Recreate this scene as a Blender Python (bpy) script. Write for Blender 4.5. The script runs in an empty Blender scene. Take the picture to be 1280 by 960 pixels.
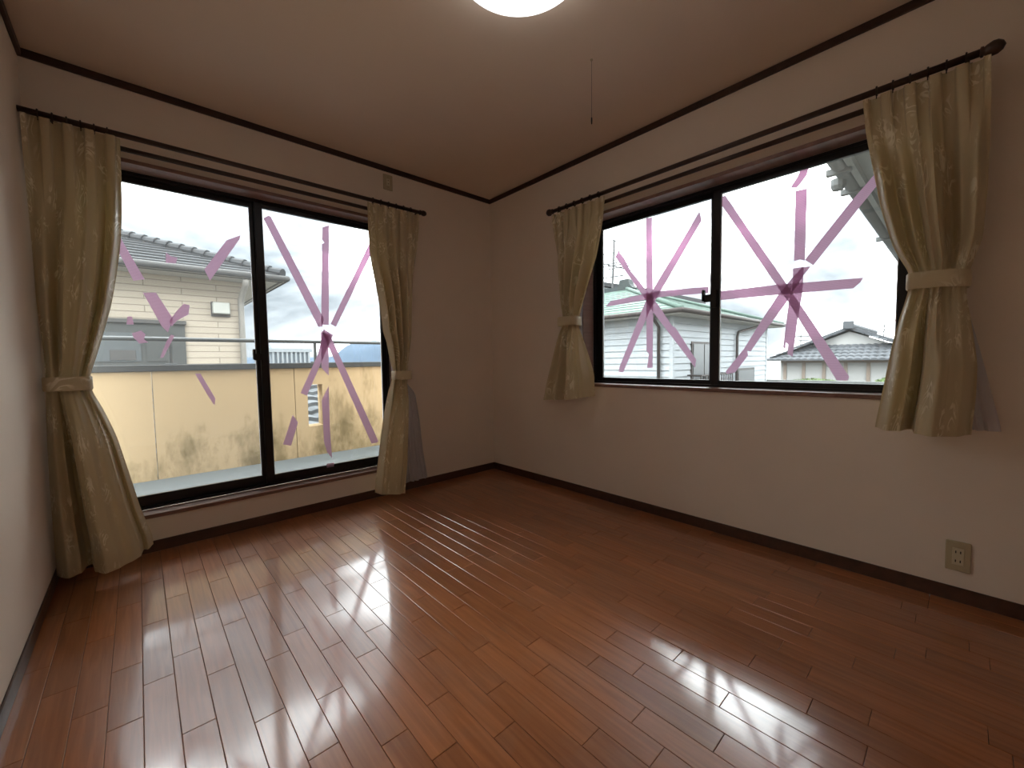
import bpy, math, random
from mathutils import Vector, Matrix
random.seed(7)
S = bpy.context.scene
COL = S.collection

# ------------------------------------------------------------------ camera
cam_d = bpy.data.cameras.new('camera')
cam_d.sensor_fit = 'HORIZONTAL'
cam_d.sensor_width = 36.0
cam_d.lens = 36.0 * 513.04 / 1280.0
cam_d.clip_start = 0.02
cam_d.clip_end = 3000
cam = bpy.data.objects.new('camera', cam_d)
COL.objects.link(cam)
Rv = Vector((0.73894933, -0.67359996, -0.01473052))
Uv = Vector((0.049991, 0.03301181, 0.99820395))
Fv = Vector((0.67190385, 0.73835853, -0.05806799))
M = Matrix.Identity(4)
for i in range(3):
    M[i][0], M[i][1], M[i][2] = Rv[i], Uv[i], -Fv[i]
M[0][3], M[1][3], M[2][3] = -2.3712, -2.8638, 0.9885
cam.matrix_world = M
S.camera = cam

# ------------------------------------------------------------------ exposure
S.view_settings.view_transform = 'Standard'
S.view_settings.look = 'None'
S.view_settings.gamma = 1.0
S.view_settings.use_curve_mapping = False
S.view_settings.exposure = 3.3

# ------------------------------------------------------------------ overcast sky
SKY = 0.63
w = bpy.data.worlds.new('overcast_sky')
S.world = w
w.use_nodes = True
nt = w.node_tree
nt.nodes.clear()
def N(nt, t, **kw):
    n = nt.nodes.new(t)
    for k, v in kw.items():
        if hasattr(n, k) and k not in ('inputs',):
            setattr(n, k, v)
    return n
tc = N(nt, 'ShaderNodeTexCoord')
mp = N(nt, 'ShaderNodeMapping')
mp.inputs['Scale'].default_value = (1.0, 1.0, 2.2)
mp.inputs['Location'].default_value = (3.3, 17.9, 2.2)
nt.links.new(tc.outputs['Generated'], mp.inputs['Vector'])
nz = N(nt, 'ShaderNodeTexNoise')
nz.inputs['Scale'].default_value = 2.1
nz.inputs['Detail'].default_value = 6
nz.inputs['Roughness'].default_value = 0.55
nz.inputs['Distortion'].default_value = 0.3
nt.links.new(mp.outputs['Vector'], nz.inputs['Vector'])
cr = N(nt, 'ShaderNodeValToRGB')
e = cr.color_ramp.elements
e[0].position = 0.36; e[0].color = (0.062, 0.072, 0.082, 1)
e[1].position = 0.62; e[1].color = (2.2, 2.27, 2.34, 1)
m_ = cr.color_ramp.elements.new(0.47); m_.color = (0.17, 0.184, 0.20, 1)
nt.links.new(nz.outputs['Fac'], cr.inputs['Fac'])
# overcast luminance: (1 + 2 sin elevation) / 3 of the zenith, scaled to 1 a little above the horizon
sz = N(nt, 'ShaderNodeSeparateXYZ'); nt.links.new(tc.outputs['Generated'], sz.inputs['Vector'])
mz = N(nt, 'ShaderNodeMath', operation='MAXIMUM'); mz.inputs[1].default_value = 0.0; nt.links.new(sz.outputs['Z'], mz.inputs[0])
gz = N(nt, 'ShaderNodeMath', operation='MULTIPLY_ADD'); gz.inputs[1].default_value = 2.0; gz.inputs[2].default_value = 1.0; nt.links.new(mz.outputs['Value'], gz.inputs[0])
cm = N(nt, 'ShaderNodeVectorMath', operation='SCALE'); nt.links.new(cr.outputs['Color'], cm.inputs[0]); nt.links.new(gz.outputs['Value'], cm.inputs['Scale'])
bg = N(nt, 'ShaderNodeBackground')
bg.inputs['Strength'].default_value = SKY
nt.links.new(cm.outputs['Vector'], bg.inputs['Color'])
ow = N(nt, 'ShaderNodeOutputWorld')
nt.links.new(bg.outputs['Background'], ow.inputs['Surface'])

# ------------------------------------------------------------------ helpers
def mesh_obj(name, verts, faces, mat=None, parent=None, smooth=False):
    me = bpy.data.meshes.new(name)
    me.from_pydata([tuple(v) for v in verts], [], faces)
    if smooth:
        me.polygons.foreach_set('use_smooth', [True] * len(me.polygons))
    me.update()
    if mat is not None:
        me.materials.append(mat)
    o = bpy.data.objects.new(name, me)
    COL.objects.link(o)
    if parent is not None:
        o.parent = parent
        o.matrix_parent_inverse = Matrix.Translation(-parent.location) if False else Matrix.Identity(4)
        o.location = -Vector(parent.location)
    return o
# parts are modelled in world coordinates; a part under an Empty at P gets location -P.
def sub_obj(name, verts, faces, mat, parent, smooth=False):
    """part of a part: the parent part has world-space vertices already offset"""
    o = mesh_obj(name, verts, faces, mat, None, smooth)
    o.parent = parent
    return o
def empty(name, loc):
    o = bpy.data.objects.new(name, None)
    o.location = loc
    o.empty_display_size = 0.1
    COL.objects.link(o)
    return o
def tag(o, label=None, cat=None, group=None, kind=None):
    if label: o['label'] = label
    if cat: o['category'] = cat
    if group: o['group'] = group
    if kind: o['kind'] = kind
    return o
class MB:
    def __init__(s): s.v = []; s.f = []
    def add(s, v, f):
        b = len(s.v); s.v += [tuple(x) for x in v]; s.f += [tuple(i + b for i in q) for q in f]; return s
    def box(s, x0, x1, y0, y1, z0, z1):
        x0, x1 = min(x0, x1), max(x0, x1); y0, y1 = min(y0, y1), max(y0, y1); z0, z1 = min(z0, z1), max(z0, z1)
        return s.add([(x0,y0,z0),(x1,y0,z0),(x1,y1,z0),(x0,y1,z0),(x0,y0,z1),(x1,y0,z1),(x1,y1,z1),(x0,y1,z1)],
                     [(0,3,2,1),(4,5,6,7),(0,1,5,4),(1,2,6,5),(2,3,7,6),(3,0,4,7)])
    def cbox(s, x0, x1, y0, y1, z0, z1, c=0.003):
        """box with chamfered edges"""
        x0, x1 = min(x0, x1), max(x0, x1); y0, y1 = min(y0, y1), max(y0, y1); z0, z1 = min(z0, z1), max(z0, z1)
        V = []; idx = {}
        for ix in (0, 1):
            for iy in (0, 1):
                for iz in (0, 1):
                    X = (x0, x1)[ix]; Y = (y0, y1)[iy]; Z = (z0, z1)[iz]
                    sx, sy, sz = (1, -1)[ix] * c, (1, -1)[iy] * c, (1, -1)[iz] * c
                    for a, p in (('x', (X, Y + sy, Z + sz)), ('y', (X + sx, Y, Z + sz)), ('z', (X + sx, Y + sy, Z))):
                        idx[(ix, iy, iz, a)] = len(V); V.append(p)
        F = []
        for i in (0, 1):
            F.append([idx[(i,0,0,'x')], idx[(i,1,0,'x')], idx[(i,1,1,'x')], idx[(i,0,1,'x')]][::1 if i else -1])
            F.append([idx[(0,i,0,'y')], idx[(0,i,1,'y')], idx[(1,i,1,'y')], idx[(1,i,0,'y')]][::1 if i else -1])
            F.append([idx[(0,0,i,'z')], idx[(1,0,i,'z')], idx[(1,1,i,'z')], idx[(0,1,i,'z')]][::1 if i else -1])
            for j in (0, 1):
                F.append([idx[(0,i,j,'y')], idx[(1,i,j,'y')], idx[(1,i,j,'z')], idx[(0,i,j,'z')]])
                F.append([idx[(i,0,j,'x')], idx[(i,1,j,'x')], idx[(i,1,j,'z')], idx[(i,0,j,'z')]])
                F.append([idx[(i,j,0,'x')], idx[(i,j,1,'x')], idx[(i,j,1,'y')], idx[(i,j,0,'y')]])
                for k in (0, 1):
                    F.append([idx[(i,j,k,'x')], idx[(i,j,k,'y')], idx[(i,j,k,'z')]])
        return s.add(V, F)
    def tube(s, pts, r, n=10, cap=True):
        pts = [Vector(p) for p in pts]
        rs = r if isinstance(r, (list, tuple)) else [r] * len(pts)
        rings = []
        up = None
        for i, p in enumerate(pts):
            d = (pts[min(i + 1, len(pts) - 1)] - pts[max(i - 1, 0)]).normalized()
            if up is None:
                up = Vector((0, 0, 1)) if abs(d.z) < 0.9 else Vector((1, 0, 0))
            a = d.cross(up).normalized(); b = a.cross(d).normalized(); up = b
            rings.append([p + (a * math.cos(2 * math.pi * k / n) + b * math.sin(2 * math.pi * k / n)) * rs[i] for k in range(n)])
        V = [v for ring in rings for v in ring]; F = []
        for i in range(len(rings) - 1):
            for k in range(n):
                F.append((i*n+k, i*n+(k+1)%n, (i+1)*n+(k+1)%n, (i+1)*n+k))
        if cap:
            F.append(tuple(range(n))[::-1]); F.append(tuple(range((len(rings)-1)*n, len(rings)*n)))
        return s.add(V, F)
    def lathe(s, c, axis, prof, n=24):
        """prof: list of (radius, offset along axis)"""
        ax = Vector(axis).normalized()
        a = ax.orthogonal().normalized(); b = ax.cross(a)
        V = []; F = []
        for r, t in prof:
            for k in range(n):
                V.append(Vector(c) + ax * t + (a * math.cos(2*math.pi*k/n) + b * math.sin(2*math.pi*k/n)) * r)
        for i in range(len(prof) - 1):
            for k in range(n):
                F.append((i*n+k, i*n+(k+1)%n, (i+1)*n+(k+1)%n, (i+1)*n+k))
        F.append(tuple(range(n))[::-1]); F.append(tuple(range((len(prof)-1)*n, len(prof)*n)))
        return s.add(V, F)
    def torus(s, c, axis, R, r, n=16, m=6):
        ax = Vector(axis).normalized(); a = ax.orthogonal().normalized(); b = ax.cross(a)
        V = []; F = []
        for i in range(n):
            d = a * math.cos(2*math.pi*i/n) + b * math.sin(2*math.pi*i/n)
            for j in range(m):
                t = 2*math.pi*j/m
                V.append(Vector(c) + d * (R + r*math.cos(t)) + ax * (r*math.sin(t)))
        for i in range(n):
            for j in range(m):
                F.append((i*m+j, ((i+1)%n)*m+j, ((i+1)%n)*m+(j+1)%m, i*m+(j+1)%m))
        return s.add(V, F)
    def prism(s, poly, ext):
        """poly: list of 3D points (planar), extruded by vector ext"""
        n = len(poly); e = Vector(ext)
        V = [Vector(p) for p in poly] + [Vector(p) + e for p in poly]
        F = [tuple(range(n))[::-1], tuple(range(n, 2*n))] + [(i, (i+1)%n, n+(i+1)%n, n+i) for i in range(n)]
        return s.add(V, F)
    def build(s, name, mat, parent=None, smooth=False, sub=False):
        if sub: return sub_obj(name, s.v, s.f, mat, parent, smooth)
        return mesh_obj(name, s.v, s.f, mat, parent, smooth)

# ------------------------------------------------------------------ materials
MATS = {}
def new_mat(name):
    m = bpy.data.materials.new(name); m.use_nodes = True
    MATS[name] = m
    nt = m.node_tree
    b = nt.nodes['Principled BSDF']
    return m, nt, b
def plain(name, col, rough=0.6, metal=0.0, var=0.06, scale=8.0, bump=0.0, bscale=60.0, spec=None, coat=0.0):
    """plain colour with a little procedural mottling and optional fine relief"""
    m, nt, b = new_mat(name)
    tc = N(nt, 'ShaderNodeTexCoord')
    n = N(nt, 'ShaderNodeTexNoise'); n.inputs['Scale'].default_value = scale; n.inputs['Detail'].default_value = 4
    nt.links.new(tc.outputs['Object'], n.inputs['Vector'])
    r = N(nt, 'ShaderNodeValToRGB')
    r.color_ramp.elements[0].position = 0.3; r.color_ramp.elements[1].position = 0.7
    r.color_ramp.elements[0].color = tuple(max(0, c * (1 - var)) for c in col) + (1,)
    r.color_ramp.elements[1].color = tuple(min(1, c * (1 + var)) for c in col) + (1,)
    nt.links.new(n.outputs['Fac'], r.inputs['Fac'])
    nt.links.new(r.outputs['Color'], b.inputs['Base Color'])
    b.inputs['Roughness'].default_value = rough
    b.inputs['Metallic'].default_value = metal
    if spec is not None: b.inputs['Specular IOR Level'].default_value = spec
    if coat: b.inputs['Coat Weight'].default_value = coat
    if bump:
        n2 = N(nt, 'ShaderNodeTexNoise'); n2.inputs['Scale'].default_value = bscale; n2.inputs['Detail'].default_value = 3
        nt.links.new(tc.outputs['Object'], n2.inputs['Vector'])
        bp = N(nt, 'ShaderNodeBump'); bp.inputs['Strength'].default_value = bump; bp.inputs['Distance'].default_value = 0.002
        nt.links.new(n2.outputs['Fac'], bp.inputs['Height'])
        nt.links.new(bp.outputs['Normal'], b.inputs['Normal'])
    return m
def wood(name, dark, light, axis=0, rough=0.4, scale=6.0, coat=0.0, spec=0.5):
    m, nt, b = new_mat(name)
    tc = N(nt, 'ShaderNodeTexCoord')
    mp = N(nt, 'ShaderNodeMapping')
    s = [1.0 * scale * 4] * 3; s[axis] = scale * 0.25
    mp.inputs['Scale'].default_value = s
    nt.links.new(tc.outputs['Object'], mp.inputs['Vector'])
    n = N(nt, 'ShaderNodeTexNoise'); n.inputs['Scale'].default_value = 1.0; n.inputs['Detail'].default_value = 6; n.inputs['Distortion'].default_value = 0.4
    nt.links.new(mp.outputs['Vector'], n.inputs['Vector'])
    r = N(nt, 'ShaderNodeValToRGB')
    r.color_ramp.elements[0].position = 0.32; r.color_ramp.elements[1].position = 0.7
    r.color_ramp.elements[0].color = tuple(dark) + (1,); r.color_ramp.elements[1].color = tuple(light) + (1,)
    nt.links.new(n.outputs['Fac'], r.inputs['Fac'])
    nt.links.new(r.outputs['Color'], b.inputs['Base Color'])
    b.inputs['Roughness'].default_value = rough
    b.inputs['Specular IOR Level'].default_value = spec
    b.inputs['Coat Weight'].default_value = coat
    return m

M_wall = plain('wallpaper', (0.87, 0.75, 0.63), 0.85, var=0.025, scale=2.5, bump=0.25, bscale=260, spec=0.2)
M_ceil = plain('ceiling_paper', (0.86, 0.71, 0.57), 0.9, var=0.02, scale=2.0, bump=0.2, bscale=220, spec=0.15)
M_trim = wood('dark_trim_wood', (0.035, 0.016, 0.010), (0.060, 0.028, 0.017), 0, 0.45)
M_base = wood('baseboard_wood', (0.055, 0.024, 0.014), (0.095, 0.042, 0.024), 0, 0.4)
M_case = wood('casing_wood', (0.20, 0.095, 0.065), (0.29, 0.15, 0.105), 0, 0.4)
M_alu = plain('black_aluminium', (0.014, 0.012, 0.013), 0.35, metal=0.3, var=0.1, scale=20)
M_alu_lt = plain('grey_gasket', (0.35, 0.36, 0.37), 0.45, var=0.05)
M_rod = wood('curtain_rod_wood', (0.030, 0.014, 0.008), (0.055, 0.026, 0.015), 0, 0.35, coat=0.2)
M_ring = plain('ring_dark', (0.03, 0.016, 0.01), 0.4)
M_plate = plain('ivory_plastic', (0.52, 0.43, 0.27), 0.4, var=0.03)
M_plate2 = plain('pale_ivory_plastic', (0.66, 0.59, 0.42), 0.35, var=0.02)
M_hole = plain('socket_hole_dark', (0.02, 0.015, 0.01), 0.7)
M_brass = plain('screw_metal', (0.35, 0.28, 0.15), 0.35, metal=0.8)

def floor_material():
    m, nt, b = new_mat('oak_floor')
    tc = N(nt, 'ShaderNodeTexCoord')
    oi = N(nt, 'ShaderNodeObjectInfo')
    ofs = N(nt, 'ShaderNodeVectorMath', operation='SCALE')
    cx = N(nt, 'ShaderNodeCombineXYZ')
    nt.links.new(oi.outputs['Random'], cx.inputs['X']); nt.links.new(oi.outputs['Random'], cx.inputs['Y']); 
    nt.links.new(cx.outputs['Vector'], ofs.inputs[0]); ofs.inputs['Scale'].default_value = 37.0
    ad = N(nt, 'ShaderNodeVectorMath', operation='ADD')
    nt.links.new(tc.outputs['Object'], ad.inputs[0]); nt.links.new(ofs.outputs['Vector'], ad.inputs[1])
    mp = N(nt, 'ShaderNodeMapping'); mp.inputs['Scale'].default_value = (62, 3.2, 62)
    nt.links.new(ad.outputs['Vector'], mp.inputs['Vector'])
    n = N(nt, 'ShaderNodeTexNoise'); n.inputs['Detail'].default_value = 6; n.inputs['Distortion'].default_value = 0.8; n.inputs['Scale'].default_value = 1.0
    nt.links.new(mp.outputs['Vector'], n.inputs['Vector'])
    r = N(nt, 'ShaderNodeValToRGB')
    r.color_ramp.elements[0].position = 0.3; r.color_ramp.elements[1].position = 0.72
    r.color_ramp.elements[0].color = (0.31, 0.102, 0.034, 1); r.color_ramp.elements[1].color = (0.46, 0.168, 0.060, 1)
    nt.links.new(n.outputs['Fac'], r.inputs['Fac'])
    hs = N(nt, 'ShaderNodeHueSaturation')
    mr = N(nt, 'ShaderNodeMapRange'); mr.inputs['To Min'].default_value = 0.86; mr.inputs['To Max'].default_value = 1.12
    nt.links.new(oi.outputs['Random'], mr.inputs['Value'])
    nt.links.new(mr.outputs['Result'], hs.inputs['Value'])
    nt.links.new(r.outputs['Color'], hs.inputs['Color'])
    # worn, greyed patches where the finish has gone
    g = N(nt, 'ShaderNodeNewGeometry')
    n2 = N(nt, 'ShaderNodeTexNoise'); n2.inputs['Scale'].default_value = 2.4; n2.inputs['Detail'].default_value = 7; n2.inputs['Roughness'].default_value = 0.66
    nt.links.new(g.outputs['Position'], n2.inputs['Vector'])
    wr = N(nt, 'ShaderNodeMapRange'); wr.inputs['From Min'].default_value = 0.46; wr.inputs['From Max'].default_value = 0.74
    nt.links.new(n2.outputs['Fac'], wr.inputs['Value'])
    mul = N(nt, 'ShaderNodeMath', operation='MULTIPLY'); mul.inputs[1].default_value = 0.20
    nt.links.new(wr.outputs['Result'], mul.inputs[0])
    mx = N(nt, 'ShaderNodeMixRGB'); mx.inputs['Color2'].default_value = (0.40, 0.31, 0.24, 1)
    nt.links.new(mul.outputs['Value'], mx.inputs['Fac']); nt.links.new(hs.outputs['Color'], mx.inputs['Color1'])
    nt.links.new(mx.outputs['Color'], b.inputs['Base Color'])
    # fine pores and scuffs give the satin sheen
    mp3 = N(nt, 'ShaderNodeMapping'); mp3.inputs['Scale'].default_value = (420, 30, 1)
    nt.links.new(ad.outputs['Vector'], mp3.inputs['Vector'])
    n3 = N(nt, 'ShaderNodeTexNoise'); n3.inputs['Detail'].default_value = 3; n3.inputs['Scale'].default_value = 1.0
    nt.links.new(mp3.outputs['Vector'], n3.inputs['Vector'])
    bp = N(nt, 'ShaderNodeBump'); bp.inputs['Strength'].default_value = 0.10; bp.inputs['Distance'].default_value = 0.001
    nt.links.new(n3.outputs['Fac'], bp.inputs['Height'])
    nt.links.new(bp.outputs['Normal'], b.inputs['Normal'])
    rr = N(nt, 'ShaderNodeMapRange'); rr.inputs['To Min'].default_value = 0.28; rr.inputs['To Max'].default_value = 0.44
    nt.links.new(wr.outputs['Result'], rr.inputs['Value'])
    nt.links.new(rr.outputs['Result'], b.inputs['Roughness'])
    b.inputs['IOR'].default_value = 1.47
    b.inputs['Coat Weight'].default_value = 0.85
    b.inputs['Coat Roughness'].default_value = 0.085
    b.inputs['Coat IOR'].default_value = 1.5
    return m
M_floor = floor_material()
M_sub = plain('subfloor_groove', (0.03, 0.014, 0.008), 0.8)

def curtain_material():
    m, nt, b = new_mat('gold_damask')
    tc = N(nt, 'ShaderNodeTexCoord')
    mp = N(nt, 'ShaderNodeMapping'); mp.inputs['Scale'].default_value = (1, 1, 1)
    nt.links.new(tc.outputs['UV'], mp.inputs['Vector'])
    n = N(nt, 'ShaderNodeTexNoise'); n.inputs['Scale'].default_value = 6.5; n.inputs['Detail'].default_value = 1.5; n.inputs['Distortion'].default_value = 2.6
    nt.links.new(mp.outputs['Vector'], n.inputs['Vector'])
    # scrolling contour lines of the noise -> woven scroll pattern
    mm = N(nt, 'ShaderNodeMath', operation='MULTIPLY'); mm.inputs[1].default_value = 26.0
    nt.links.new(n.outputs['Fac'], mm.inputs[0])
    sn = N(nt, 'ShaderNodeMath', operation='SINE'); nt.links.new(mm.outputs['Value'], sn.inputs[0])
    n2 = N(nt, 'ShaderNodeTexVoronoi'); n2.inputs['Scale'].default_value = 7.0
    nt.links.new(mp.outputs['Vector'], n2.inputs['Vector'])
    ms = N(nt, 'ShaderNodeMapRange'); ms.inputs['From Min'].default_value = 0.50; ms.inputs['From Max'].default_value = 0.30
    nt.links.new(n2.outputs['Distance'], ms.inputs['Value'])
    lt = N(nt, 'ShaderNodeMapRange'); lt.inputs['From Min'].default_value = 0.35; lt.inputs['From Max'].default_value = 0.85
    nt.links.new(sn.outputs['Value'], lt.inputs['Value'])
    pat = N(nt, 'ShaderNodeMath', operation='MULTIPLY')
    nt.links.new(lt.outputs['Result'], pat.inputs[0]); nt.links.new(ms.outputs['Result'], pat.inputs[1])
    mx = N(nt, 'ShaderNodeMixRGB')
    mx.inputs['Color1'].default_value = (0.63, 0.525, 0.33, 1); mx.inputs['Color2'].default_value = (0.92, 0.84, 0.66, 1)
    pf = N(nt, 'ShaderNodeMath', operation='MULTIPLY'); pf.inputs[1].default_value = 0.9
    nt.links.new(pat.outputs['Value'], pf.inputs[0])
    nt.links.new(pf.outputs['Value'], mx.inputs['Fac'])
    nt.links.new(mx.outputs['Color'], b.inputs['Base Color'])
    rg = N(nt, 'ShaderNodeMapRange'); rg.inputs['To Min'].default_value = 0.62; rg.inputs['To Max'].default_value = 0.42
    nt.links.new(pat.outputs['Value'], rg.inputs['Value']); nt.links.new(rg.outputs['Result'], b.inputs['Roughness'])
    b.inputs['Sheen Weight'].default_value = 0.25
    b.inputs['Sheen Roughness'].default_value = 0.4
    w_ = N(nt, 'ShaderNodeTexNoise'); w_.inputs['Scale'].default_value = 260; nt.links.new(mp.outputs['Vector'], w_.inputs['Vector'])
    hsum = N(nt, 'ShaderNodeMath', operation='MULTIPLY_ADD'); hsum.inputs[1].default_value = 0.6
    nt.links.new(pat.outputs['Value'], hsum.inputs[0]); nt.links.new(w_.outputs['Fac'], hsum.inputs[2])
    bp = N(nt, 'ShaderNodeBump'); bp.inputs['Strength'].default_value = 0.25; bp.inputs['Distance'].default_value = 0.0015
    nt.links.new(hsum.outputs['Value'], bp.inputs['Height']); nt.links.new(bp.outputs['Normal'], b.inputs['Normal'])
    tr = N(nt, 'ShaderNodeBsdfTranslucent'); tr.inputs['Color'].default_value = (0.40, 0.29, 0.10, 1)
    mix = N(nt, 'ShaderNodeMixShader'); mix.inputs['Fac'].default_value = 0.09
    nt.links.new(b.outputs['BSDF'], mix.inputs[1]); nt.links.new(tr.outputs['BSDF'], mix.inputs[2])
    nt.links.new(mix.outputs['Shader'], nt.nodes['Material Output'].inputs['Surface'])
    return m
M_curt = curtain_material()
def lace_material():
    m, nt, b = new_mat('white_lace')
    b.inputs['Base Color'].default_value = (0.72, 0.70, 0.74, 1); b.inputs['Roughness'].default_value = 0.8
    tc = N(nt, 'ShaderNodeTexCoord')
    n = N(nt, 'ShaderNodeTexNoise'); n.inputs['Scale'].default_value = 300; nt.links.new(tc.outputs['UV'], n.inputs['Vector'])
    bp = N(nt, 'ShaderNodeBump'); bp.inputs['Strength'].default_value = 0.2; bp.inputs['Distance'].default_value = 0.001
    nt.links.new(n.outputs['Fac'], bp.inputs['Height']); nt.links.new(bp.outputs['Normal'], b.inputs['Normal'])
    tr = N(nt, 'ShaderNodeBsdfTranslucent'); tr.inputs['Color'].default_value = (0.7, 0.69, 0.74, 1)
    tp = N(nt, 'ShaderNodeBsdfTransparent')
    m1 = N(nt, 'ShaderNodeMixShader'); m1.inputs['Fac'].default_value = 0.4
    nt.links.new(b.outputs['BSDF'], m1.inputs[1]); nt.links.new(tr.outputs['BSDF'], m1.inputs[2])
    m2 = N(nt, 'ShaderNodeMixShader'); m2.inputs['Fac'].default_value = 0.2
    nt.links.new(m1.outputs['Shader'], m2.inputs[1]); nt.links.new(tp.outputs['BSDF'], m2.inputs[2])
    nt.links.new(m2.outputs['Shader'], nt.nodes['Material Output'].inputs['Surface'])
    return m
M_lace = lace_material()
def glass_material(name, dirt=0.0):
    m = bpy.data.materials.new(name); m.use_nodes = True
    nt = m.node_tree; nt.nodes.clear()
    tp = N(nt, 'ShaderNodeBsdfTransparent'); tp.inputs['Color'].default_value = (0.96, 0.98, 0.97, 1)
    gl = N(nt, 'ShaderNodeBsdfGlossy'); gl.inputs['Roughness'].default_value = 0.02
    fr = N(nt, 'ShaderNodeFresnel'); fr.inputs['IOR'].default_value = 1.45
    mx = N(nt, 'ShaderNodeMixShader')
    nt.links.new(fr.outputs['Fac'], mx.inputs['Fac']); nt.links.new(tp.outputs['BSDF'], mx.inputs[1]); nt.links.new(gl.outputs['BSDF'], mx.inputs[2])
    out = N(nt, 'ShaderNodeOutputMaterial')
    last = mx
    if dirt:
        # film of dust on the outside: scatters the daylight that passes through
        tr = N(nt, 'ShaderNodeBsdfTranslucent'); tr.inputs['Color'].default_value = (0.8, 0.82, 0.82, 1)
        tc = N(nt, 'ShaderNodeTexCoord')
        n = N(nt, 'ShaderNodeTexNoise'); n.inputs['Scale'].default_value = 2.0; n.inputs['Detail'].default_value = 5
        nt.links.new(tc.outputs['Object'], n.inputs['Vector'])
        mr = N(nt, 'ShaderNodeMapRange'); mr.inputs['To Min'].default_value = dirt * 0.5; mr.inputs['To Max'].default_value = dirt * 1.5
        nt.links.new(n.outputs['Fac'], mr.inputs['Value'])
        m2 = N(nt, 'ShaderNodeMixShader')
        nt.links.new(mr.outputs['Result'], m2.inputs['Fac']); nt.links.new(mx.outputs['Shader'], m2.inputs[1]); nt.links.new(tr.outputs['BSDF'], m2.inputs[2])
        last = m2
    nt.links.new(last.outputs['Shader'], out.inputs['Surface'])
    return m
M_glass = glass_material('window_glass', 0.008)
M_glass_d = glass_material('dusty_window_glass', 0.018)
def tape_material():
    m = bpy.data.materials.new('pink_curing_tape'); m.use_nodes = True
    nt = m.node_tree; nt.nodes.clear()
    tc = N(nt, 'ShaderNodeTexCoord')
    wv = N(nt, 'ShaderNodeTexWave'); wv.bands_direction = 'Z'; wv.inputs['Scale'].default_value = 55; wv.inputs['Distortion'].default_value = 1.0
    nt.links.new(tc.outputs['Object'], wv.inputs['Vector'])
    r = N(nt, 'ShaderNodeValToRGB')
    r.color_ramp.elements[0].color = (0.62, 0.39, 0.54, 1); r.color_ramp.elements[1].color = (0.76, 0.50, 0.67, 1)
    nt.links.new(wv.outputs['Fac'], r.inputs['Fac'])
    tl = N(nt, 'ShaderNodeBsdfTranslucent'); nt.links.new(r.outputs['Color'], tl.inputs['Color'])
    df = N(nt, 'ShaderNodeBsdfDiffuse'); nt.links.new(r.outputs['Color'], df.inputs['Color'])
    tp = N(nt, 'ShaderNodeBsdfTransparent'); tp.inputs['Color'].default_value = (0.13, 0.045, 0.09, 1)
    a = N(nt, 'ShaderNodeMixShader'); a.inputs['Fac'].default_value = 0.35
    nt.links.new(tl.outputs['BSDF'], a.inputs[1]); nt.links.new(df.outputs['BSDF'], a.inputs[2])
    b = N(nt, 'ShaderNodeMixShader'); b.inputs['Fac'].default_value = 0.24
    nt.links.new(a.outputs['Shader'], b.inputs[1]); nt.links.new(tp.outputs['BSDF'], b.inputs[2])
    out = N(nt, 'ShaderNodeOutputMaterial'); nt.links.new(b.outputs['Shader'], out.inputs['Surface'])
    return m
M_tape = tape_material()

# ================================================================== ROOM SHELL
W, D, H = 2.6975, 3.64, 2.40          # room: x -W..0, y -D..0, z 0..H
T = 0.20                               # outer wall thickness
# window openings (inner faces of the wooden casings)
A0, A1, AZ0, AZ1 = -2.624, -0.940, 0.204, 2.004      # balcony window, back wall
B0, B1, BZ0, BZ1 = -2.712, -1.034, 0.815, 1.958      # window of the right wall (y range)
CT = 0.020                             # casing board thickness

# floor: dark sub floor + individual strips
fl = MB().box(-W, 0, -D, 0, -0.10, -0.010).build('floor', M_sub)
tag(fl, 'brown strip parquet floor with a glossy worn finish', kind='structure')
SW = 0.0753; X0 = -2.408
JO = {-4:[-.86],-3:[-1.045],-2:[-1.216],-1:[-1.338,-1.048],0:[-1.189,-.799],1:[-1.488,-1.096,-.626],2:[-1.276,-.883],3:[-1.581,-1.008],
      4:[-1.799,-1.33,-.857],5:[-1.618,-1.234,-.80],6:[-1.887,-1.409,-.941],7:[-2.01,-1.529,-1.223],8:[-1.858,-1.42,-.984],9:[-2.068,-1.676],
      10:[-1.945],11:[-2.239,-1.773],12:[-2.385,-1.991],13:[-2.289],14:[-2.474,-2.08],15:[-2.2],16:[-2.431,-2.048],17:[-2.258],
      18:[-2.604,-2.136],19:[-2.725,-2.433],20:[-2.572],21:[-2.476],22:[-2.659]}
rnd = random.Random(3)
planks = []
for i in range(-4, 33):
    xa, xb = X0 + i*SW, X0 + (i+1)*SW
    xa, xb = max(xa, -W + 0.001), min(xb, -0.001)
    if xb - xa < 0.008: continue
    js = sorted(JO.get(i, [-1.0 - 0.42*rnd.random()*3]))
    lo = [js[0]]
    while lo[0] > -D + 0.12: lo.insert(0, lo[0] - (0.37 + 0.12*rnd.random()))
    hi = [js[-1]]
    while hi[-1] < -0.12: hi.append(hi[-1] + (0.37 + 0.12*rnd.random()))
    cuts = lo[:-1] + js + hi[1:]
    cuts = [-D + 0.001] + [c for c in cuts if -D + 0.06 < c < -0.05] + [-0.001]
    for a, b in zip(cuts[:-1], cuts[1:]):
        planks.append((xa, xb, a, b))
def plank_mesh(lx, ly, g=0.0005, c=0.0012, h=0.010):
    x, y = lx/2 - g, ly/2 - g
    V = []
    for z, s in ((-h, 0), (-c*0.8, 0), (0, c)):
        V += [(-x+s, -y+s, z), (x-s, -y+s, z), (x-s, y-s, z), (-x+s, y-s, z)]
    F = [(8, 9, 10, 11)]
    for l in (0, 4):
        for k in range(4): F.append((l+k, l+(k+1)%4, l+4+(k+1)%4, l+4+k))
    return V, F
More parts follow.
